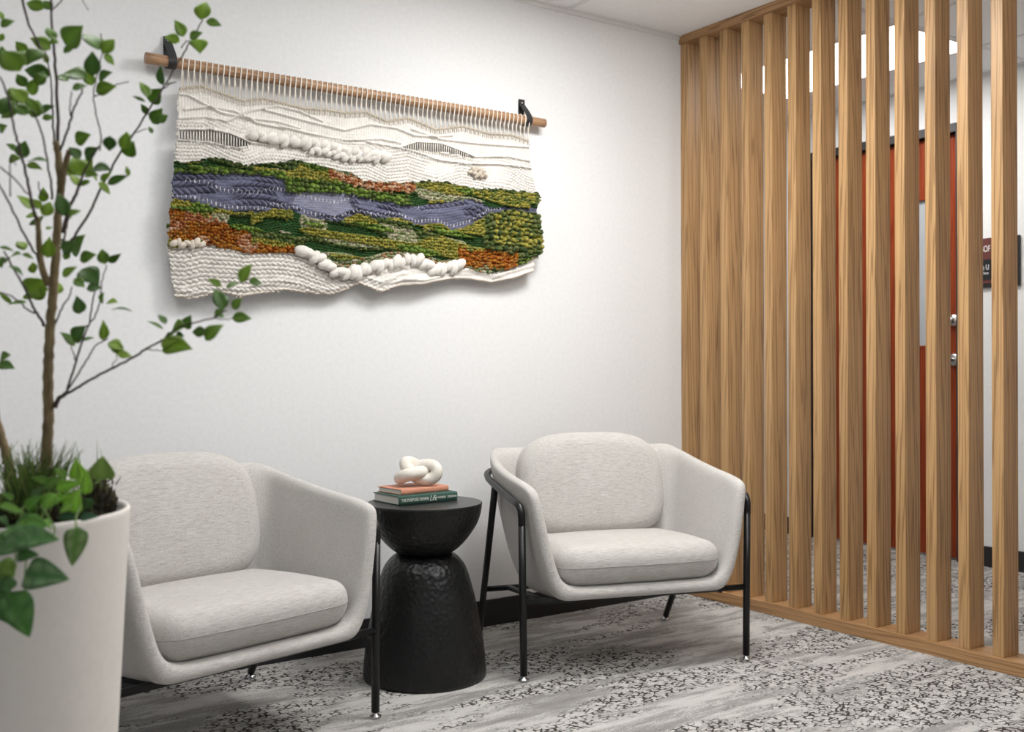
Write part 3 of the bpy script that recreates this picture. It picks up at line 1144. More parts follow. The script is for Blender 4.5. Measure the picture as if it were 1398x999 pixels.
h1, c1 = green_field(1, None, 61)
dep1 = np.clip((g0 - Z) / np.maximum(g0 - r0, 0.01), 0, 1)
lime_edge = (dep1 > 0.55) & (X < -1.55)
h1 = np.where(lime_edge, 0.007 + 0.018 * hb, h1)
c1 = np.where(lime_edge[..., None], pal(cb, GREENS['lime'] + GREENS['moss'][:2]), c1)
rt = X > -1.25
h1 = np.where(rt & (dep1 < 0.7), 0.008 + 0.015 * hs_, h1)
c1 = np.where((rt & (dep1 < 0.7))[..., None], pal(cb2, GREENS['olive'] + GREENS['moss'][:2]), c1)
dark = np.clip(1 - dep1 * 6, 0, 1)[..., None]
c1 = c1 * (1 - dark) + dark * np.array([0.04, 0.07, 0.025])
m = zone == 1
Hh_[m], COLR[m] = h1[m], c1[m]
h3, c3 = green_field(3, None, 73)
dep3 = np.clip((r1 - Z) / np.maximum(r1 - l0, 0.01), 0, 1)
bush = (X > -1.19) & (dep3 < 0.93)
cbx, cbc1, cbc2 = cells(X, Z, 0.022, 47)
h3 = np.where(bush, 0.010 + 0.022 * cbx + 0.005 * hs_, h3)
c3 = np.where(bush[..., None], np.where((vnoise(X, Z, 16, 77) > 0.52)[..., None], pal(cb2, GREENS['olive'] + GREENS['moss'][1:3]), pal(cbc1, GREENS['moss'] + [(0.12, 0.14, 0.04)])), c3)
b2 = ((X > -2.36) & (X < -2.02) & (dep3 > 0.25) & (dep3 < 0.6)) & (vnoise(X, Z, 13, 79) > 0.42)
for pts, wd in (([(340, 297), (358, 289), (380, 287), (398, 292)], 0.028), ([(470, 300), (486, 294), (505, 299)], 0.018), ([(575, 308), (596, 305), (612, 312)], 0.018)):
    bb = (zone == 3) & blob(pts, wd)
    h3 = np.where(bb, 0.013 + 0.015 * hs_, h3)
    c3 = np.where(bb[..., None], pal(cb2, GREENS['olive']), c3)
lowsage = (dep3 > 0.80) & (X > -1.95) & (X < -1.15)
h3 = np.where(lowsage, 0.007 + 0.015 * hs_, h3)
c3 = np.where(lowsage[..., None], pal(cb2, GREENS['sage'] + [(0.10, 0.14, 0.05), (0.42, 0.25, 0.14)]), c3)
m = zone == 3
Hh_[m], COLR[m] = h3[m], c3[m]
# --- river
dr = np.clip((r0 - Z) / np.maximum(r0 - r1, 0.01), 0, 1)
rt_ = (r0 - Z) * 0.8 + 0.02 * (vnoise(X, Z, 10, 81) - 0.5) + 0.2
sr = soumak(X, rt_, 0.024, 0.0185, 0.9)
sr2 = soumak(X, rt_, 0.011, 0.0085, 0.4)
lump = np.clip((vnoise(X, Z * 1.4, 12, 83) - 0.38) * 4, 0, 1)
calm = (X + (vnoise(X, Z, 40, 88) - 0.5) * 0.09 > wp([(400, 280)])[0, 0]) & (X + 0.8 * (Z - 1.7) + (vnoise(X, Z, 30, 89) - 0.5) * 0.12 < wp([(500, 280)])[0, 0]) & (dr + (vnoise(X * 0.5, Z, 22, 90) - 0.5) * 0.4 < 0.6)
lump = np.where(calm, 0.0, lump)
hr = 0.004 + 0.015 * sr * lump + 0.004 * sr2 * (1 - lump)
v_ = (0.72 + 0.75 * vnoise(X * 0.6, Z * 3, 30, 85))[..., None]
crv_ = np.array([0.125, 0.127, 0.188]) * v_
crv_ = np.where(calm[..., None], np.array([0.25, 0.255, 0.335]) * (0.85 + 0.3 * vnoise(X, Z * 3, 40, 86))[..., None], crv_)
for off, x_a, x_b in ((0.016, -2.6, -1.1), (0.075, -2.45, -1.5)):
    lz = r1 + off
    tick = (np.abs(Z - lz) < 0.0065) & ((X / 0.0155 - np.floor(X / 0.0155)) < 0.22) & (X > x_a) & (X < x_b)
    crv_ = np.where(tick[..., None], np.array([0.62, 0.60, 0.62]), crv_)
    hr = np.where(tick, hr + 0.002, hr)
m = zone == 2
Hh_[m], COLR[m] = hr[m], crv_[m]
# --- rust
RUST = [(0.40, 0.145, 0.020), (0.30, 0.085, 0.014), (0.46, 0.20, 0.035), (0.22, 0.065, 0.015), (0.36, 0.17, 0.045)]
PEACH = [(0.50, 0.27, 0.15), (0.42, 0.16, 0.06), (0.60, 0.40, 0.26), (0.34, 0.12, 0.05)]
hx_ = np.where(vnoise(X, Z, 13, 91) > 0.55, 0.009 + 0.018 * hb, 0.009 + 0.015 * hs_)
cx_ = pal(cb2, RUST)
pe = (Z > 1.73) | ((X < -2.15) & (vnoise(X, Z * 2, 12, 93) > 0.56))
cx_ = np.where(pe[..., None], pal(cb2, PEACH), cx_)
m = zone == 5
Hh_[m], COLR[m] = hx_[m], cx_[m]
# --- cream lower
t4 = l0 - Z
sL = soumak(X, t4 * 0.9 + 0.01 * np.sin(X * 11) + 0.2, 0.021, 0.0140, 0.6)
sR = vnoise(X * 0.5, (Z - bot) * 3.0, 26, 95)
lw = np.clip((X + 1.85) / 0.3, 0, 1)
h4 = 0.005 + (1 - lw) * 0.011 * sL + lw * (0.012 * sR + 0.0015 * soumak(X, t4 + 0.2, 0.011, 0.008))
d5 = Z - bot
h4 = h4 + 0.004 * np.exp(-((d5 - 0.006) / 0.005) ** 2) * (0.7 + 0.5 * np.abs(np.sin(X * pi / 0.010)))
h4 = h4 + 0.006 * np.exp(-((d5 - 0.030 - 0.010 * np.sin(X * 14)) / 0.010) ** 2)
c4 = np.stack([0.86 + 0 * X, 0.82 + 0 * X, 0.765 + 0 * X], -1) * (0.88 + 0.14 * vnoise(X, Z, 50, 97))[..., None]
hem = np.exp(-((d5 - 0.005) / 0.004) ** 2)[..., None]
c4 = c4 * (1 - hem * np.array([0.22, 0.30, 0.38]))
m = zone == 4
Hh_[m], COLR[m] = h4[m], c4[m]
COLR = COLR * (0.86 + 0.24 * fib)[..., None]
# the cloth hangs in soft folds, more towards the hem
fold = 0.012 * np.clip((2.0 - Z) / 0.6, 0, 1) ** 2 * np.sin(X * 9.5 + 0.8)
Y = TY_ - Hh_ * 1.15 + fold + 0.006

hang = empty('woven_wall_hanging', (-1.72, -0.0, 1.8))
tag(hang, 'woven wool landscape tapestry hanging from a wooden rod on the white wall', 'wall hanging')
HO = np.array([-1.72, 0, 1.8])
FULL = np.stack([X, Y, Z], -1)


def zone_mesh(name, zid, half=None, label=None):
    zz = zone[:-1, :-1]
    ok = (zone[:-1, :-1] >= 0) & (zone[1:, :-1] >= 0) & (zone[:-1, 1:] >= 0) & (zone[1:, 1:] >= 0) & (zz == zid)
    if half is not None:
        ok &= half[:-1, :-1]
    jj, ii = np.nonzero(ok)
    nx = X.shape[1]
    a = jj * nx + ii
    q = np.stack([a, a + 1, a + nx + 1, a + nx], 1)
    u, inv = np.unique(q.ravel(), return_inverse=True)
    V = FULL.reshape(-1, 3)[u] - HO
    me = bpy.data.meshes.new(name)
    q = inv.reshape(-1, 4)
    me.vertices.add(len(V))
    me.vertices.foreach_set('co', V.astype(np.float32).ravel())
    me.loops.add(q.size)
    me.loops.foreach_set('vertex_index', q.ravel().astype(np.int32))
    me.polygons.add(len(q))
    me.polygons.foreach_set('loop_start', np.arange(0, q.size, 4, dtype=np.int32))
    me.update(calc_edges=True)
    at = me.color_attributes.new('Col', 'FLOAT_COLOR', 'POINT')
    c = np.ones((len(V), 4), np.float32)
    c[:, :3] = COLR.reshape(-1, 3)[u]
    at.data.foreach_set('color', c.ravel())
    o = link(name, me, hang, M_WOOL)
    sm = o.modifiers.new('thick', 'SOLIDIFY')
    sm.thickness = 0.007
    sm.offset = -1
    if label:
        o['label'] = label
    return o


zone_mesh('sky_weave', 0, label='cream upper weave with two open slits')
zone_mesh('hill_weave', 1, label='green bobbled weave above the river')
zone_mesh('river_weave', 2, label='slate violet river weave')
zone_mesh('bank_weave', 3, label='green and olive bobbled weave below the river')
zone_mesh('rust_tuft', 5, half=(Z > 1.72), label='peach and rust tufts on the hills')
zone_mesh('rust_tuft', 5, half=(Z <= 1.72) & (X < -1.6), label='rust orange tufts at the left edge')
zone_mesh('rust_tuft', 5, half=(Z <= 1.72) & (X >= -1.6), label='golden rust tufts at the lower right')
zone_mesh('hem_weave', 4, label='cream lower weave with wavy hem')


# open warp threads in the slits
for lens in (lens1, lens2):
    mb = MB()
    xs = gx[lens.any(0)]
    for x in np.arange(xs[0] + 0.004, xs[-1], 0.0105):
        k = int((x - gx[0]) / ST)
        zz = gz[lens[:, k]]
        if len(zz) < 2:
            continue
        mb.add(*tube([(x, TY_ - 0.004, zz[0] - 0.012), (x, TY_ - 0.004, zz[-1] + 0.012)], 0.0021, 6))
    mb.build('open_warp', M_CORD, hang, origin=HO)


def braid(name, pts, size, gap, jitter, col, curl=1.0, seed=3):
    rg = np.random.default_rng(seed)
    c = wp(pts)
    P = smooth_path(np.stack([c[:, 0], np.zeros(len(c)), c[:, 1]], 1), 12)
    L = np.concatenate([[0], np.cumsum(np.linalg.norm(np.diff(P, axis=0), axis=1))])
    mb = MB()
    s, k = 0.0, 0
    while s < L[-1]:
        p = np.array([np.interp(s, L, P[:, d]) for d in range(3)])
        p2 = np.array([np.interp(min(s + 0.01, L[-1]), L, P[:, d]) for d in range(3)])
        p1 = np.array([np.interp(max(s - 0.01, 0), L, P[:, d]) for d in range(3)])
        th = math.atan2(p2[2] - p1[2], p2[0] - p1[0]) + curl * (0.75 if k % 2 == 0 else 0.55) + rg.normal() * jitter
        ax = np.array([[cos(th), 0, sin(th)], [-sin(th), 0, cos(th)], [0, -1, 0]])
        r = size * (0.85 + 0.35 * rg.random())
        f = 0.9 + 0.12 * rg.random()
        mb.add(*ellipsoid((p[0], TY_ - 0.014 - 0.003 * (k % 2), p[2] + (0.004 if k % 2 else -0.004)), ax, (r, r * 0.64, r * 0.62), 12, 9), np.array(col) * f)
        s += gap * (0.85 + 0.3 * rg.random())
        k += 1
    o = mb.build(name, M_WOOL, hang, origin=HO)
    orient(o)
    return o


CRM = (0.86, 0.815, 0.755)
braid('roving_braid', [(346, 184), (365, 189), (390, 193), (420, 196), (450, 202), (480, 209), (505, 212), (531, 215)], 0.026, 0.021, 0.25, CRM, seed=4)
braid('roving_braid', [(424, 206), (445, 209), (465, 214), (490, 216), (515, 218)], 0.019, 0.017, 0.3, CRM, seed=6)
braid('roving_braid', [(411, 342), (421, 348), (432, 352), (442, 360), (456, 371), (478, 373), (500, 367), (520, 362), (545, 358), (560, 354), (578, 360), (590, 369), (606, 366), (628, 362)], 0.030, 0.026, 0.3, CRM, curl=1.2, seed=8)
braid('roving_braid', [(640, 234), (650, 233), (660, 238), (652, 240), (645, 239)], 0.013, 0.012, 0.7, (0.66, 0.58, 0.48), seed=9)
braid('roving_braid', [(236, 331), (250, 334), (262, 333), (280, 332)], 0.016, 0.017, 0.6, (0.74, 0.66, 0.56), seed=12)

# rod, straps, warp cords
RL, RR = on_y(198.5, 79.4, -0.047), on_y(743, 167.8, -0.047)
RZ = (RL[2] + RR[2]) / 2
RRAD = 0.0195
xs = np.linspace(RL[0], RR[0], 40)
rr = np.full(40, RRAD)
P = [(RL[0] - 0.0001, -0.047, RZ)] + [(x, -0.047, RZ) for x in xs] + [(RR[0] + 0.0001, -0.047, RZ)]
orient(mesh('rod', np.array(tube(P, [RRAD * 0.86] + list(rr) + [RRAD * 0.86], 24)[0]) - HO, tube(P, RRAD, 24)[1], M_ROD, hang))
for sx in (-2.496, -0.955):
    w = 0.0145
    zt = 2.288
    path = [(-0.0035, zt), (-0.0035, RZ + 0.05), (-0.010, RZ + 0.012), (-0.022, RZ - 0.014), (-0.036, RZ - 0.0215), (-0.052, RZ - 0.0215), (-0.066, RZ - 0.012), (-0.0695, RZ + 0.004),
            (-0.062, RZ + 0.018), (-0.048, RZ + 0.036), (-0.030, RZ + 0.056), (-0.013, zt - 0.026), (-0.0085, zt - 0.018), (-0.0085, zt)]
    pp = smooth_path([(0, a, b) for a, b in path], 5)
    V, Fc = [], []
    for i, p in enumerate(pp):
        a, b = pp[max(i - 1, 0)], pp[min(i + 1, len(pp) - 1)]
        t = (b - a) / np.linalg.norm(b - a)
        nn = np.array([0, -t[2], t[1]]) * 0.0014
        for q, sgn in ((-w, 1), (w, 1), (w, -1), (-w, -1)):
            V.append((sx + q, p[1] + nn[1] * sgn, p[2] + nn[2] * sgn))
    for i in range(len(pp) - 1):
        for k in range(4):
            l = (k + 1) % 4
            Fc.append((i * 4 + k, i * 4 + l, i * 4 + 4 + l, i * 4 + 4 + k))
    Fc += [(3, 2, 1, 0), tuple(len(V) - 4 + k for k in range(4))]
    st = orient(mesh('strap', np.array(V) - HO, Fc, M_LEATHER, hang, smooth=False))
    V, Fc = lathe([(0.0001, 0.004), (0.003, 0.0035), (0.005, 0.001), (0.005, 0)], 16)
    orient(mesh('rivet', np.array([(sx + v[0], -0.0095 - v[2], zt - 0.016 + v[1]) for v in V]) - HO, Fc, M_CHROME, st))
xa, xb = wp([(247, 100)])[0, 0], wp([(719.5, 160)])[0, 0]
NW = 72
for i in range(NW):
    x = xa + (xb - xa) * i / (NW - 1)
    zt = np.interp(x, C_TOP[:, 0], C_TOP[:, 1])
    rc = RRAD + 0.0018
    pts = [(x + 0.0105, TY_ - 0.002, zt - 0.02), (x + 0.0105, TY_ + 0.010, RZ - 0.022)]
    for k in range(9):
        a = radians(-30 + 27 * k)
        pts.append((x + 0.0105 - 0.0105 * k / 8, -0.047 + rc * cos(a), RZ + rc * sin(a)))
    pts += [(x, TY_ - 0.010, RZ - 0.045), (x + random.uniform(-.001, .001), TY_ - 0.004, zt - 0.02)]
    mesh('warp_cord', np.array(tube(pts, 0.0022, 6)[0]) - HO, tube(pts, 0.0022, 6)[1], M_CORD, hang)

# ------------------------------------------------------------------ planter, tree and underplanting
PD = 1.90
PC = at_depth(-20, 700, PD)
RIM = 0.851
pl = empty('planter', (PC[0], PC[1], 0))
tag(pl, 'tall round warm grey planter holding the tree in front of an armchair', 'planter')
prof = [(0.0001, 0.0), (0.190, 0.0), (0.198, 0.006), (0.203, 0.05), (0.228, 0.45), (0.2465, 0.80), (0.2485, 0.838), (0.2493, 0.846), (0.247, 0.851), (0.242, 0.851),
        (0.238, 0.846), (0.235, 0.80), (0.231, 0.76), (0.0001, 0.755)]
orient(mesh('pot', *lathe(prof, 128), M_PLANTER, pl))
sv = MB()
rs = np.random.default_rng(5)
V, Fc = lathe([(0.0001, 0.806), (0.08, 0.806), (0.16, 0.804), (0.21, 0.802), (0.2335, 0.800), (0.2315, 0.77), (0.0001, 0.76)], 64)
mesh('soil', [(v[0], v[1], v[2] + 0.004 * rs.normal() * (v[2] > 0.801)) for v in V], Fc, plain('dark_soil', (0.020, 0.015, 0.011), 0.95, bumpy=(120, 0.8)), pl)
PO = np.array([PC[0], PC[1], 0])

A_, B_, C_, D_, E_, G_, H_ = ((0, 0, 5.55), (0, 160, 5.55), (0, 320, 5.55), (120, 0, 5.258), (60, 340, 4.163), (0, 580, 5.55), (0, 680, 5.0))


def px(src, x, y):
    return src[0] + x / src[2], src[1] + y / src[2]


tree = empty('tree', (PC[0], PC[1], 0.80))
tag(tree, 'slender leafy tree with brown trunk growing in the grey planter', 'tree')
TO = np.array([PC[0], PC[1], 0.80])


def limb(name, pts, d0, d1, w0, w1, mat, sub=5, jit=0.0, seg=8):
    n = len(pts)
    P = [at_depth(x, y, d0 + (d1 - d0) * i / (n - 1)) for i, (x, y) in enumerate(pts)]
    P = smooth_path(P, sub)
    if jit:
        P = P + np.random.default_rng(int(abs(pts[0][0] * 7 + pts[0][1]))).normal(0, jit, P.shape)
    r = np.linspace(w0, w1, len(P)) / 2 * d0 / F_PX
    return tube(P, r, seg)


tk = MB()
tk.add(*limb('t', [(61, 738), (62, 700), (63, 668), (63.5, 640), (66, 590), (66, 545), (66, 500), (68, 460), (71, 420), (74, 380), (77, 330), (80, 290), (83, 255), (81, 222), (76, 194)], PD, PD, 17, 9, M_BARK, 6, 0.0008, 14))
tk.add(*limb('t', [(83, 262), (86, 240), (90, 222), (94, 205)], PD, PD - 0.02, 9, 7, M_BARK, 6, 0.0005, 12))
orient(tk.build('trunk', M_BARK, tree, origin=TO))
tk = MB()
tk.add(*limb('t', [(26, 738), (23, 700), (20, 668), (13, 640), (5, 608), (-4, 575), (-10, 535), (-14, 480), (-22, 410), (-36, 330), (-44, 250), (-60, 120)], PD + 0.03, PD + 0.1, 15, 7, M_BARK, 6, 0.0008, 12))
orient(tk.build('trunk', M_BARK, tree, origin=TO))
tk = MB()
tk.add(*limb('t', [(66, 388), (59, 372), (55, 350), (53, 325), (52, 308), (50, 296)], PD, PD - 0.06, 10, 6, M_BARK, 6, 0.0005, 12))
orient(tk.build('branch', M_BARK, tree, origin=TO))
BR = [
    ([(50, 300), (45, 285), (38, 250), (33, 225), (28, 208), (22, 187), (17, 163), (10, 130), (0, 104)], -0.06, -0.12, 4.2, 2.2),
    ([(79, 215), (79, 165), (76, 100), (73, 55), (70, 10), (70, -60)], 0.0, 0.02, 4.6, 2.4),
    ([(74, 196), (72, 160), (71, 130), (68, 100), (62, 70)], 0.02, 0.08, 3, 1.6),
    ([(71, 272), (70, 250), (67, 237), (62, 205), (58, 185), (50, 163), (44, 150)], -0.01, -0.08, 3, 2),
    ([(28, -10), (38, 28), (48, 50), (57, 68), (66, 84)], 0.06, 0.0, 3.5, 2),
    ([(82, 205), (89, 187), (96, 165), (103, 142), (110, 130), (113, 122)], 0.0, -0.05, 3.4, 1.8),
    ([(96, 158), (96, 145), (98, 125)], -0.02, -0.05, 2, 1.4),
    ([(92, 345), (100, 325), (122, 290), (137, 258), (150, 235), (163, 210), (182, 183), (200, 155), (222, 122), (236, 96), (251, 72), (265, 48), (277, 27)], 0.02, 0.16, 3.8, 1.6),
    ([(86, 318), (95, 282), (105, 262), (113, 240), (125, 215), (135, 200)], -0.02, -0.08, 5.0, 1.8),
    ([(137, 205), (137, 180), (130, 150), (128, 125), (134, 95), (139, 70), (138, 45)], -0.03, 0.04, 2, 1.3),
    ([(128, 132), (136, 128), (143, 122), (160, 115), (176, 111)], 0.0, 0.05, 2, 1.2),
    ([(0, 228), (16, 241), (38, 265)], -0.16, -0.07, 2.2, 2.0),
    ([(-5, 244), (18, 288), (32, 318), (47, 343), (56, 360)], -0.1, -0.02, 2.5, 3.2),
    ([(14, 268), (14, 240), (15, 215), (22, 225)], -0.1, -0.12, 1.8, 1.2),
    ([(64, 448), (55, 435), (45, 418), (35, 395), (20, 370), (5, 342)], 0.0, -0.08, 4, 2),
    ([(48, 428), (35, 420), (28, 412), (10, 402), (-4, 398)], -0.01, -0.06, 2.4, 1.4),
    ([(76, 440), (86, 418), (95, 405), (99, 392)], 0.0, -0.05, 2.4, 1.4),
    ([(74, 556), (80, 545), (90, 536)], 0.0, -0.01, 6.5, 4.5),
    ([(88, 539), (104, 530), (120, 520), (150, 504), (183, 487), (200, 476), (215, 468), (225, 462), (240, 448), (262, 441), (290, 434), (310, 423)], -0.01, -0.10, 3.8, 1.5),
    ([(89, 538), (97, 515), (104.4, 494), (111.6, 467), (117.7, 452), (122, 441), (125, 420), (129, 398), (134, 380)], -0.01, 0.05, 3.2, 1.6),
    ([(90, 536), (108, 508), (122.5, 484), (130, 472), (140, 466), (148, 462)], -0.01, 0.06, 2.4, 1.4),
    ([(119, 446), (130, 431), (137, 410), (139, 385), (143, 371), (146, 362)], 0.02, 0.02, 2, 1.3),
    ([(104, 494), (100, 482), (97, 472)], 0.0, 0.02, 2, 1.2),
    ([(200, 476), (212, 478), (222, 479)], -0.05, -0.06, 1.5, 1.0),
    ([(152, 503), (158, 492), (160, 482)], -0.04, 0.0, 1.5, 1.0),
    ([(290, 434), (306, 436), (318, 434)], -0.1, -0.1, 1.3, 1.0),
    ([(183, 182), (192, 178), (200, 176)], 0.08, 0.1, 1.5, 1.0),
    ([(222, 122), (232, 115), (240, 112)], 0.1, 0.1, 1.4, 1.0),
    ([(52, 248), (55, 262), (66, 268)], -0.06, -0.03, 1.6, 1.6),
    ([(70, 15), (80, 5), (90, -6)], 0.0, 0.05, 2.2, 1.5),
    ([(93, -30), (108, -8), (120, 14)], 0.05, 0.05, 1.2, 0.8),
    ([(247, 66), (256, 56), (262, 60)], 0.14, 0.14, 1.6, 1.1),
    ([(95, 290), (91, 310), (86, 330)], -0.02, 0.0, 3, 2.5),
]
for pts, a, b, w0, w1 in BR:
    mb = MB()
    mb.add(*limb('b', pts, PD + a, PD + b, w0 * 1.05, w1 * 1.1, M_TWIG, 5, 0.0006, 7))
    orient(mb.build('branch', M_TWIG, tree, origin=TO))

LV = []          # (src, base, tip, width ratio, tone)


def L_(src, *rows):
    for r in rows:
        LV.append((src, r[0], r[1], r[2], r[3], r[4] if len(r) > 4 else 0.55, r[5] if len(r) > 5 else random.uniform(0.2, 0.75)))


L_(A_, (330, 60, 200, 20), (390, 70, 330, 5, .7, .3), (0, 195, 105, 155, .6, .4), (25, 150, -10, 80), (0, 310, 25, 250), (400, 300, 365, 200), (385, 370, 235, 285, .6, .6), (440, 300, 375, 330),
   (490, 345, 615, 200, .68, .5), (480, 395, 575, 335, .35, .3), (750, 365, 640, 250, .6, .25), (775, 400, 865, 295, .5, .6), (790, 410, 865, 490, .5, .7), (700, 575, 700, 393, .52, .15), (740, 595, 840, 545, .5, .25),
   (650, 580, 485, 545, .6, .3), (545, 672, 655, 645, .55, .3), (720, 690, 872, 650, .6, .55), (700, 645, 640, 540, .6, .7), (515, 605, 430, 570, .6, .3), (200, 405, 120, 315, .6, .6), (310, 370, 215, 475, .7, .3),
   (30, 500, 15, 350, .5, .4), (150, 530, 25, 385, .75, .55), (210, 480, 80, 400, .7, .5), (375, 565, 185, 525, .45, .2), (280, 645, 335, 540, .6, .4), (230, 720, 285, 590, .6, .75), (190, 655, 130, 560, .6, .3),
   (100, 660, 85, 745, .6, .6), (195, 770, 85, 670, .75, .75), (0, 860, 55, 730, .6, .2), (145, 800, 5, 885, .65, .6), (280, 865, 210, 735, .6, .55), (300, 850, 405, 800, .5, .25), (320, 895, 410, 885, .55, .4), (205, 865, 100, 785, .7, .3),
   (245, 885, 290, 755, .55, .3), (-10, 990, 48, 950, .6, .3), (360, 480, 330, 390, .4, .85), (340, 560, 300, 620, .6, .35), (230, 860, 160, 760, .6, .5), (120, 730, 60, 800, .6, .2))
L_(B_, (0, 100, 42, 70), (160, 310, 190, 180, .62, .25), (60, 320, 150, 310, .5, .6), (210, 325, 355, 325, .45, .2), (200, 350, 315, 390, .35, .55), (130, 250, 50, 200, .5, .35), (565, 185, 678, 130, .65, .55),
   (610, 310, 525, 225, .6, .15), (640, 310, 740, 230, .6, .15), (610, 440, 555, 300, .75, .7), (615, 425, 695, 315, .7, .75), (700, 375, 838, 395, .55, .12), (832, 145, 828, 255, .62, .08), (640, 430, 740, 435, .5, .4),
   (560, 420, 488, 420, .6, .85), (592, 515, 540, 425, .4, .85), (760, 480, 840, 420, .4, .6), (750, 490, 835, 580, .4, .8), (935, 250, 962, 110, .5, .6), (955, 300, 1010, 190, .6, .35), (810, 503, 965, 440, .32, .2), (978, 445, 955, 370, .35, .7),
   (240, 690, 135, 590, .55, .75), (330, 645, 328, 535, .5, .65), (345, 745, 380, 640, .55, .75), (310, 690, 250, 620, .6, .8), (275, 745, 195, 745, .6, .6), (290, 790, 215, 810, .35, .2), (330, 740, 290, 640, .6, .7), (490, 745, 450, 580, .5, .12),
   (515, 735, 610, 705, .45, .5), (350, 845, 400, 830, .5, .6), (270, 830, 330, 740, .4, .4), (190, 990, 135, 940, .75, .8), (680, 480, 600, 520, .4, .5), (740, 480, 690, 420, .4, .7), (490, 700, 540, 760, .4, .6))
L_(C_, (185, 115, 130, 50, .7, .75), (35, 205, 148, 140, .7, .4), (170, 145, 255, 180, .4, .5), (70, 230, 172, 303, .45, .12), (255, 290, 245, 210, .55, .7), (205, 465, 345, 345, .85, .7), (165, 470, 300, 470, .3, .45), (360, 180, 375, 25, .5, .75),
   (440, 145, 385, 55, .6, .3), (470, 135, 565, 55, .7, .2), (545, 160, 630, 5, .7, .35), (600, 190, 722, 150, .65, .35), (465, 315, 575, 245, .35, .75), (795, 222, 770, 110, .55, .4), (815, 212, 912, 150, .35, .15), (615, 255, 745, 375, .72, .12),
   (560, 335, 640, 395, .7, .35), (655, 410, 768, 400, .6, .10), (603, 605, 585, 470, .6, .10), (765, 525, 780, 440, .45, .45), (808, 510, 888, 510, .62, .75), (840, 560, 992, 570, .2, .1), (550, 808, 640, 695, .62, .2), (570, 840, 465, 740, .45, .3),
   (620, 800, 712, 778, .25, .1), (785, 805, 785, 655, .4, .65), (820, 815, 935, 870, .75, .7), (890, 905, 998, 920, .5, .8), (-10, 955, 70, 910, .6, .3), (-10, 980, 105, 1010, .55, .15), (440, 445, 455, 365, .5, .7), (90, 520, -10, 440, .25, .6), (205, 505, 65, 525, .2, .4),
   (0, 165, 10, 245, .5, .2), (490, 190, 520, 110, .5, .3), (-5, 90, 100, 120, .25, .5), (350, 440, 300, 380, .5, .7), (430, 100, 480, 30, .5, .15), (900, 905, 870, 800, .6, .6))
L_(D_, (808, 135, 848, 12, .62, .75), (810, 135, 800, 55, .35, .1), (848, 150, 958, 180, .5, .35), (690, 262, 628, 145, .6, .6), (658, 295, 552, 260, .55, .75), (728, 272, 818, 232, .6, .4), (785, 270, 805, 375, .85, .7), (530, 612, 520, 472, .45, .15),
   (440, 697, 375, 585, .45, .5), (440, 735, 520, 640, .68, .35), (432, 822, 382, 745, .4, .2), (460, 888, 528, 780, .6, .35), (500, 875, 572, 825, .6, .3), (290, 1000, 268, 955, .5, .7), (462, 955, 438, 905, .4, .2), (410, 725, 318, 688, .15, .2), (560, 605, 630, 588, .18, .15))
L_(E_, (1115, 190, 1175, 85, .52, .75), (1165, 180, 1242, 195, .5, .3), (1010, 210, 932, 168, .4, .55), (1035, 218, 1110, 188, .45, .35), (1020, 340, 975, 225, .55, .2), (965, 380, 1022, 345, .6, .3), (1070, 340, 1122, 280, .55, .6), (1068, 388, 1177, 392, .52, .35),
   (918, 470, 842, 470, .55, .25), (912, 515, 1012, 428, .65, .5), (802, 455, 832, 378, .6, .35), (722, 455, 802, 435, .7, .5), (750, 480, 795, 495, .6, .2), (692, 422, 652, 370, .45, .15), (680, 450, 592, 408, .18, .3), (668, 545, 832, 560, .55, .7), (660, 540, 745, 520, .5, .75), (700, 500, 735, 470, .5, .25), (1000, 385, 1022, 370, .5, .3))

TONES = np.array([(0.036, 0.095, 0.030), (0.075, 0.170, 0.022), (0.14, 0.255, 0.022), (0.23, 0.355, 0.035), (0.34, 0.43, 0.08)])


def tone(t):
    t = min(max(t, 0), 0.999) * (len(TONES) - 1)
    i = int(t)
    return TONES[i] * (1 - t + i) + TONES[i + 1] * (t - i)


def leaf(base, tip, ratio, face, col, cup=0.18, curl=0.10, prof=None, nl=8, stripe=None):
    """one ovate leaf: spine from base to tip, blade folded along its midrib"""
    base, tip = np.array(base), np.array(tip)
    T = tip - base
    L = np.linalg.norm(T)
    T = T / L
    Nn = face - T * (face @ T)
    Nn = Nn / (np.linalg.norm(Nn) + 1e-9)
    S = np.cross(T, Nn)
    V, Fc, C = [], [], []
    W = L * ratio * 0.5
    for i in range(nl + 1):
        t = i / nl
        w = W * (sin(pi * t ** 0.74) ** 0.95 * (1.05 - 0.35 * t ** 3) if prof is None else prof(t))
        if i == nl:
            w = 0.0
        c = base + T * L * t - Nn * (curl * L * (2 * t - 1) ** 2) + Nn * curl * L * 0.3
        for q, f in ((-1, 1), (-0.55, 0.42), (0, 0), (0.55, 0.42), (1, 1)):
            V.append(c + S * w * q + Nn * (cup * w * f))
            k = 0.94 if q else 1.25
            cc = np.array(col) * k
            if stripe is not None and q in (-0.55, 0.55):
                cc = np.array(stripe) * (0.5 + 0.5 * abs(sin(t * 9 + q))) + cc * 0.3
            C.append(np.clip(cc, 0, 1))
    for i in range(nl):
        for k in range(4):
            a = i * 5 + k
            Fc.append((a, a + 1, a + 6, a + 5))
    return V, Fc, C


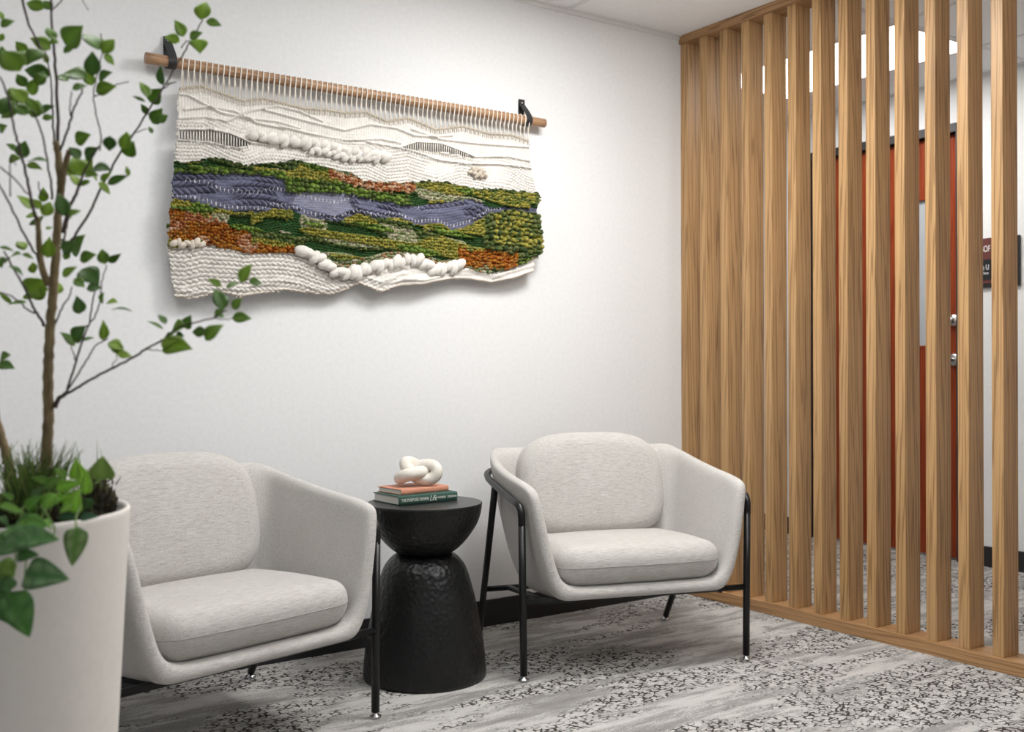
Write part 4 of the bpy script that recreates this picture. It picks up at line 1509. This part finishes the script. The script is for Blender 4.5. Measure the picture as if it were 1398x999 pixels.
fol = MB()
rl = np.random.default_rng(21)
for (src, bx, by, tx, ty, ratio, tn) in LV:
    d = PD + rl.uniform(-0.09, 0.07)
    if src is D_:
        d = PD + 0.10 + rl.uniform(-0.02, 0.05)
    if src is E_:
        d = PD - 0.05 + rl.uniform(-0.05, 0.05)
    p0, p1 = at_depth(*px(src, bx, by), d), at_depth(*px(src, tx, ty), d + rl.uniform(-0.018, 0.018))
    v = CAM - (p0 + p1) / 2
    v /= np.linalg.norm(v)
    face = v * 0.8 + np.array([0, 0, 0.5]) + rl.normal(0, 0.22, 3)
    p1 = p0 + (p1 - p0) * 1.06
    V, Fc, C = leaf(p0, p1, ratio * 1.24, face, tone(tn * 0.9 + 0.08))
    fol.add(V, Fc, C)
    # leaf stalk
fo = fol.build('foliage', M_LEAF, tree, origin=TO)
fo.modifiers.new('thick', 'SOLIDIFY').thickness = 0.0006

# grass tuft
gr = MB()
for i in range(420):
    if i < 300:
        a, r = rl.uniform(0, 2 * pi), 0.215 * math.sqrt(rl.random())
        b = np.array([PC[0] + r * cos(a), PC[1] + r * sin(a), 0.825])
        if rl.random() < 0.5:
            q = at_depth(rl.uniform(18, 66), 660, PD - 0.02 + rl.uniform(-.1, .1))
            b = np.array([q[0], q[1], 0.825])
            if np.hypot(b[0] - PC[0], b[1] - PC[1]) > 0.215:
                continue
    else:
        q = at_depth(rl.uniform(25, 60), 655, PD + rl.uniform(-.08, .08))
        b = np.array([q[0], q[1], 0.828])
    L = rl.uniform(0.06, 0.16)
    lean = rl.normal(0, 0.35, 2)
    pts = [b, b + np.array([lean[0] * L * 0.25, lean[1] * L * 0.25, L * 0.5]), b + np.array([lean[0] * L * 0.75, lean[1] * L * 0.75, L * 0.95])]
    col = np.array([(0.09, 0.15, 0.03), (0.05, 0.10, 0.02), (0.16, 0.20, 0.06), (0.05, 0.05, 0.04)][rl.choice(4, p=[.4, .3, .2, .1])])
    V, Fc = tube(smooth_path(pts, 3), [0.0011] * 5 + [0.0006, 0.0003], 4)
    gr.add(V, Fc, col)
tag(gr.build('grass', M_MOSS), 'thin green grass blades standing around the tree trunk in the planter', 'grass', kind='stuff')

# dry dark moss
ms = MB()
for i in range(130):
    a, r = rl.uniform(0, 2 * pi), 0.196 * math.sqrt(rl.random())
    x, y = PC[0] + r * cos(a), PC[1] + r * sin(a)
    if i >= 70:
        q = at_depth(rl.uniform(118, 158), 690, PD + rl.uniform(-0.13, 0.13))
        if np.hypot(q[0] - PC[0], q[1] - PC[1]) > 0.200:
            continue
        x, y = q[0], q[1]
    q = np.array([x, y, 0.0]) - CAM
    u = (q @ _R) / (q @ _F) * F_PX + 699
    zc = 0.825 + 0.050 * math.exp(-((u - 142) / 24) ** 2) * rl.uniform(0.5, 1.0)
    V, Fc = ellipsoid((x, y, zc), np.eye(3), (rl.uniform(.02, .035), rl.uniform(.02, .035), rl.uniform(.015, .028)), 10, 7)
    V = [tuple(np.array(v) + rl.normal(0, 0.0022, 3)) for v in V]
    ms.add(V, Fc, (0.018, 0.015, 0.010) if rl.random() < 0.7 else (0.04, 0.036, 0.018))
for i in range(3600):
    a = rl.uniform(0, 2 * pi)
    r = 0.224 * math.sqrt(rl.random())
    x, y = PC[0] + r * cos(a), PC[1] + r * sin(a)
    q = np.array([x, y, 0.0]) - CAM
    u = (q @ _R) / (q @ _F) * F_PX + 699
    hmax = 0.035 + 0.060 * math.exp(-((u - 145) / 24) ** 2)
    z = 0.822 + rl.random() ** 1.3 * hmax
    th, ph = rl.uniform(0, 2 * pi), rl.normal(1.1, 0.4)
    L = rl.uniform(0.010, 0.026)
    dv = np.array([cos(th) * cos(ph), sin(th) * cos(ph), sin(ph)]) * L
    p = np.array([x, y, z])
    col = np.array([(0.016, 0.013, 0.009), (0.030, 0.026, 0.015), (0.055, 0.05, 0.02), (0.085, 0.09, 0.03)][rl.choice(4, p=[.42, .30, .18, .10])])
    V, Fc = tube([p, p + dv * 0.6 + rl.normal(0, 0.002, 3), p + dv], [0.0016, 0.0013, 0.0004], 4)
    ms.add(V, Fc, col)
tag(ms.build('moss', M_MOSS), 'dark dry moss covering the soil inside the grey planter', 'moss', kind='stuff')

# trailing vine
vine = empty('trailing_vine', (PC[0], PC[1], 0.83))
tag(vine, 'trailing vine with variegated green leaves hanging over the planter rim', 'vine')
VO = np.array([PC[0], PC[1], 0.83])


def heart(t):
    return (sin(pi * t ** 0.55) ** 0.8) * (1 - 0.15 * t)


VL = [  # src, base, tip, ratio, tone colour, depth offset, stripe
    (G_, 760, 420, 775, 258, .92, (0.17, 0.24, 0.07), -0.10, None),
    (G_, 560, 420, 580, 262, .42, (0.20, 0.33, 0.05), -0.15, None),
    (G_, 640, 460, 600, 300, .45, (0.24, 0.38, 0.06), -0.14, None),
    (G_, 650, 530, 655, 360, .4, (0.22, 0.36, 0.06), -0.16, None),
    (G_, 420, 480, 600, 440, .45, (0.17, 0.32, 0.03), -0.18, None),
    (G_, 300, 590, 500, 545, .42, (0.19, 0.34, 0.04), -0.20, None),
    (G_, 470, 600, 600, 500, .5, (0.18, 0.33, 0.04), -0.19, None),
    (G_, 560, 670, 590, 510, .55, (0.21, 0.36, 0.05), -0.21, None),
    (G_, 190, 640, 310, 540, .45, (0.10, 0.22, 0.03), -0.20, None),
    (G_, 330, 470, 460, 400, .5, (0.10, 0.19, 0.03), -0.12, None),
    (G_, 230, 560, 330, 470, .4, (0.06, 0.12, 0.03), -0.15, None),
    (G_, 600, 700, 735, 690, .45, (0.03, 0.08, 0.04), -0.20, None),
    (G_, 580, 690, 440, 700, .4, (0.035, 0.09, 0.04), -0.21, None),
    (G_, 0, 600, 170, 660, .28, (0.13, 0.26, 0.04), -0.22, None),
    (G_, 0, 690, 60, 760, .5, (0.05, 0.12, 0.03), -0.22, None),
    (H_, 165, 170, 310, 185, .75, (0.10, 0.23, 0.04), -0.255, None),
    (H_, 150, 150, 190, 225, .45, (0.15, 0.28, 0.04), -0.25, None),
    (H_, 300, 140, 345, 200, .4, (0.14, 0.28, 0.05), -0.245, None),
    (H_, 530, 195, 495, 438, .52, (0.075, 0.16, 0.035), -0.262, (0.30, 0.38, 0.20)),
    (H_, 160, 510, 435, 545, .62, (0.035, 0.10, 0.03), -0.285, (0.22, 0.34, 0.18)),
    (H_, 60, 640, 190, 915, .62, (0.040, 0.12, 0.022), -0.285, (0.12, 0.26, 0.08)),
    (H_, 110, 270, 370, 275, .55, (0.060, 0.15, 0.045), -0.285, (0.16, 0.28, 0.12)),
    (H_, 200, 250, -20, 380, .5, (0.065, 0.16, 0.045), -0.288, (0.18, 0.30, 0.14)),
    (H_, 110, 390, 250, 385, .6, (0.050, 0.12, 0.035), -0.28, None),
    (H_, 70, 420, 30, 560, .6, (0.16, 0.25, 0.05), -0.285, None),
    (H_, 40, 560, 10, 680, .7, (0.05, 0.13, 0.03), -0.28, None),
    (H_, 20, 660, -30, 800, .7, (0.045, 0.12, 0.03), -0.29, (0.14, 0.26, 0.10)),
    (H_, -10, 500, 60, 640, .6, (0.06, 0.14, 0.04), -0.282, None),
    (H_, 60, 190, 150, 330, .75, (0.075, 0.17, 0.045), -0.275, (0.18, 0.30, 0.14)),
    (H_, -20, 250, 90, 330, .8, (0.09, 0.19, 0.045), -0.282, (0.20, 0.32, 0.15)),
    (H_, 0, 430, 90, 520, .8, (0.15, 0.25, 0.045), -0.284, None),
    (H_, 90, 540, 20, 640, .7, (0.06, 0.14, 0.04), -0.284, None),
    (H_, 0, 700, 110, 850, .8, (0.05, 0.13, 0.03), -0.286, (0.14, 0.26, 0.10)),
    (G_, 420, 520, 330, 640, .6, (0.14, 0.28, 0.04), -0.21, None),
    (G_, 540, 600, 460, 660, .6, (0.16, 0.30, 0.045), -0.215, None),
    (G_, 360, 430, 250, 400, .5, (0.09, 0.18, 0.03), -0.12, None),
    (G_, 500, 400, 420, 330, .5, (0.12, 0.22, 0.04), -0.12, None),
    (G_, 250, 700, 120, 760, .6, (0.08, 0.18, 0.04), -0.24, None),
    (G_, 100, 560, 20, 520, .5, (0.10, 0.20, 0.04), -0.2, None),
    (G_, 690, 560, 640, 640, .6, (0.05, 0.11, 0.04), -0.17, None),
]
for src, bx, by, tx, ty, ra, cc, dd, stp in VL:
    d = PD + dd
    p0, p1 = at_depth(*px(src, bx, by), d), at_depth(*px(src, tx, ty), d + rl.uniform(-0.012, 0.004))
    v = CAM - (p0 + p1) / 2
    v /= np.linalg.norm(v)
    face = v * 0.9 + np.array([0, 0, 0.35]) + rl.normal(0, 0.12, 3)
    p1 = p0 + (p1 - p0) * 1.12
    cc = tuple(min(1.0, q * 1.45) for q in cc)
    V, Fc, C = leaf(p0, p1, ra * 1.15, face, cc, 0.22, 0.06, heart, 10, stp)
    mb = MB()
    mb.add(V, Fc, C)
    o = mb.build('leaf', M_LEAF, vine, origin=VO)
    o.modifiers.new('thick', 'SOLIDIFY').thickness = 0.0008
stems = [([(40, 690), (30, 695), (28, 712), (24, 735), (20, 770), (16, 800)], -0.20, -0.282), ([(70, 680), (62, 695), (52, 715), (40, 735), (34, 782)], -0.2, -0.28),
         ([(55, 690), (66, 705), (75, 722), (71, 735)], -0.22, -0.25), ([(110, 690), (104, 705), (104, 720)], -0.21, -0.26), ([(0, 692), (20, 700), (30, 700)], -0.22, -0.24),
         ([(130, 660), (135, 655), (137, 650)], -0.12, -0.10)]
for pts, a, b in stems:
    mb = MB()
    mb.add(*limb('s', pts, PD + a, PD + b, 3.2, 2.2, M_TWIG, 5, 0.0, 8), np.array((0.16, 0.26, 0.06)))
    orient(mb.build('stem', M_LEAF, vine, origin=VO))

# ------------------------------------------------------------------ light
def area(name, loc, sx, sy, power, rot=(0, 0, 0), col=(1, 0.992, 0.978)):
    d = bpy.data.lights.new(name, 'AREA')
    d.shape = 'RECTANGLE'
    d.size, d.size_y = sx, sy
    d.energy = power
    d.color = col
    o = bpy.data.objects.new(name, d)
    COL.objects.link(o)
    o.location = loc
    o.rotation_euler = rot
    return o


area('unseen_ceiling_light', (-1.15, -1.25, H - 0.02), 0.6, 0.6, 42)
area('unseen_ceiling_light', (-3.1, -1.3, H - 0.02), 0.6, 0.6, 12)
area('unseen_ceiling_light', (-0.65, -4.0, H - 0.02), 0.6, 1.2, 6)  # added out of view, for floor bounce onto ceiling and lower wall
area('added_ceiling_fill', (-1.5, -2.7, H - 0.5), 0.2, 1.2, 48, rot=(pi, 0, 0))  # added upward fill that brightens the ceiling; no fixture hangs here
area('corridor_panel_light', (1.04, -0.125, H - 0.02), 0.6, 1.2, 11)
w = bpy.data.worlds.new('daylight')
scene.world = w
w.use_nodes = True
w.node_tree.nodes['Background'].inputs['Color'].default_value = (0.97, 0.985, 1.0, 1)
w.node_tree.nodes['Background'].inputs['Strength'].default_value = 0.5

scene.view_settings.view_transform = 'Standard'
scene.view_settings.look = 'None'
scene.view_settings.gamma = 1.0
scene.view_settings.use_curve_mapping = False
scene.view_settings.exposure = 0.06
scene.cycles.use_denoising = True
scene.cycles.max_bounces = 8
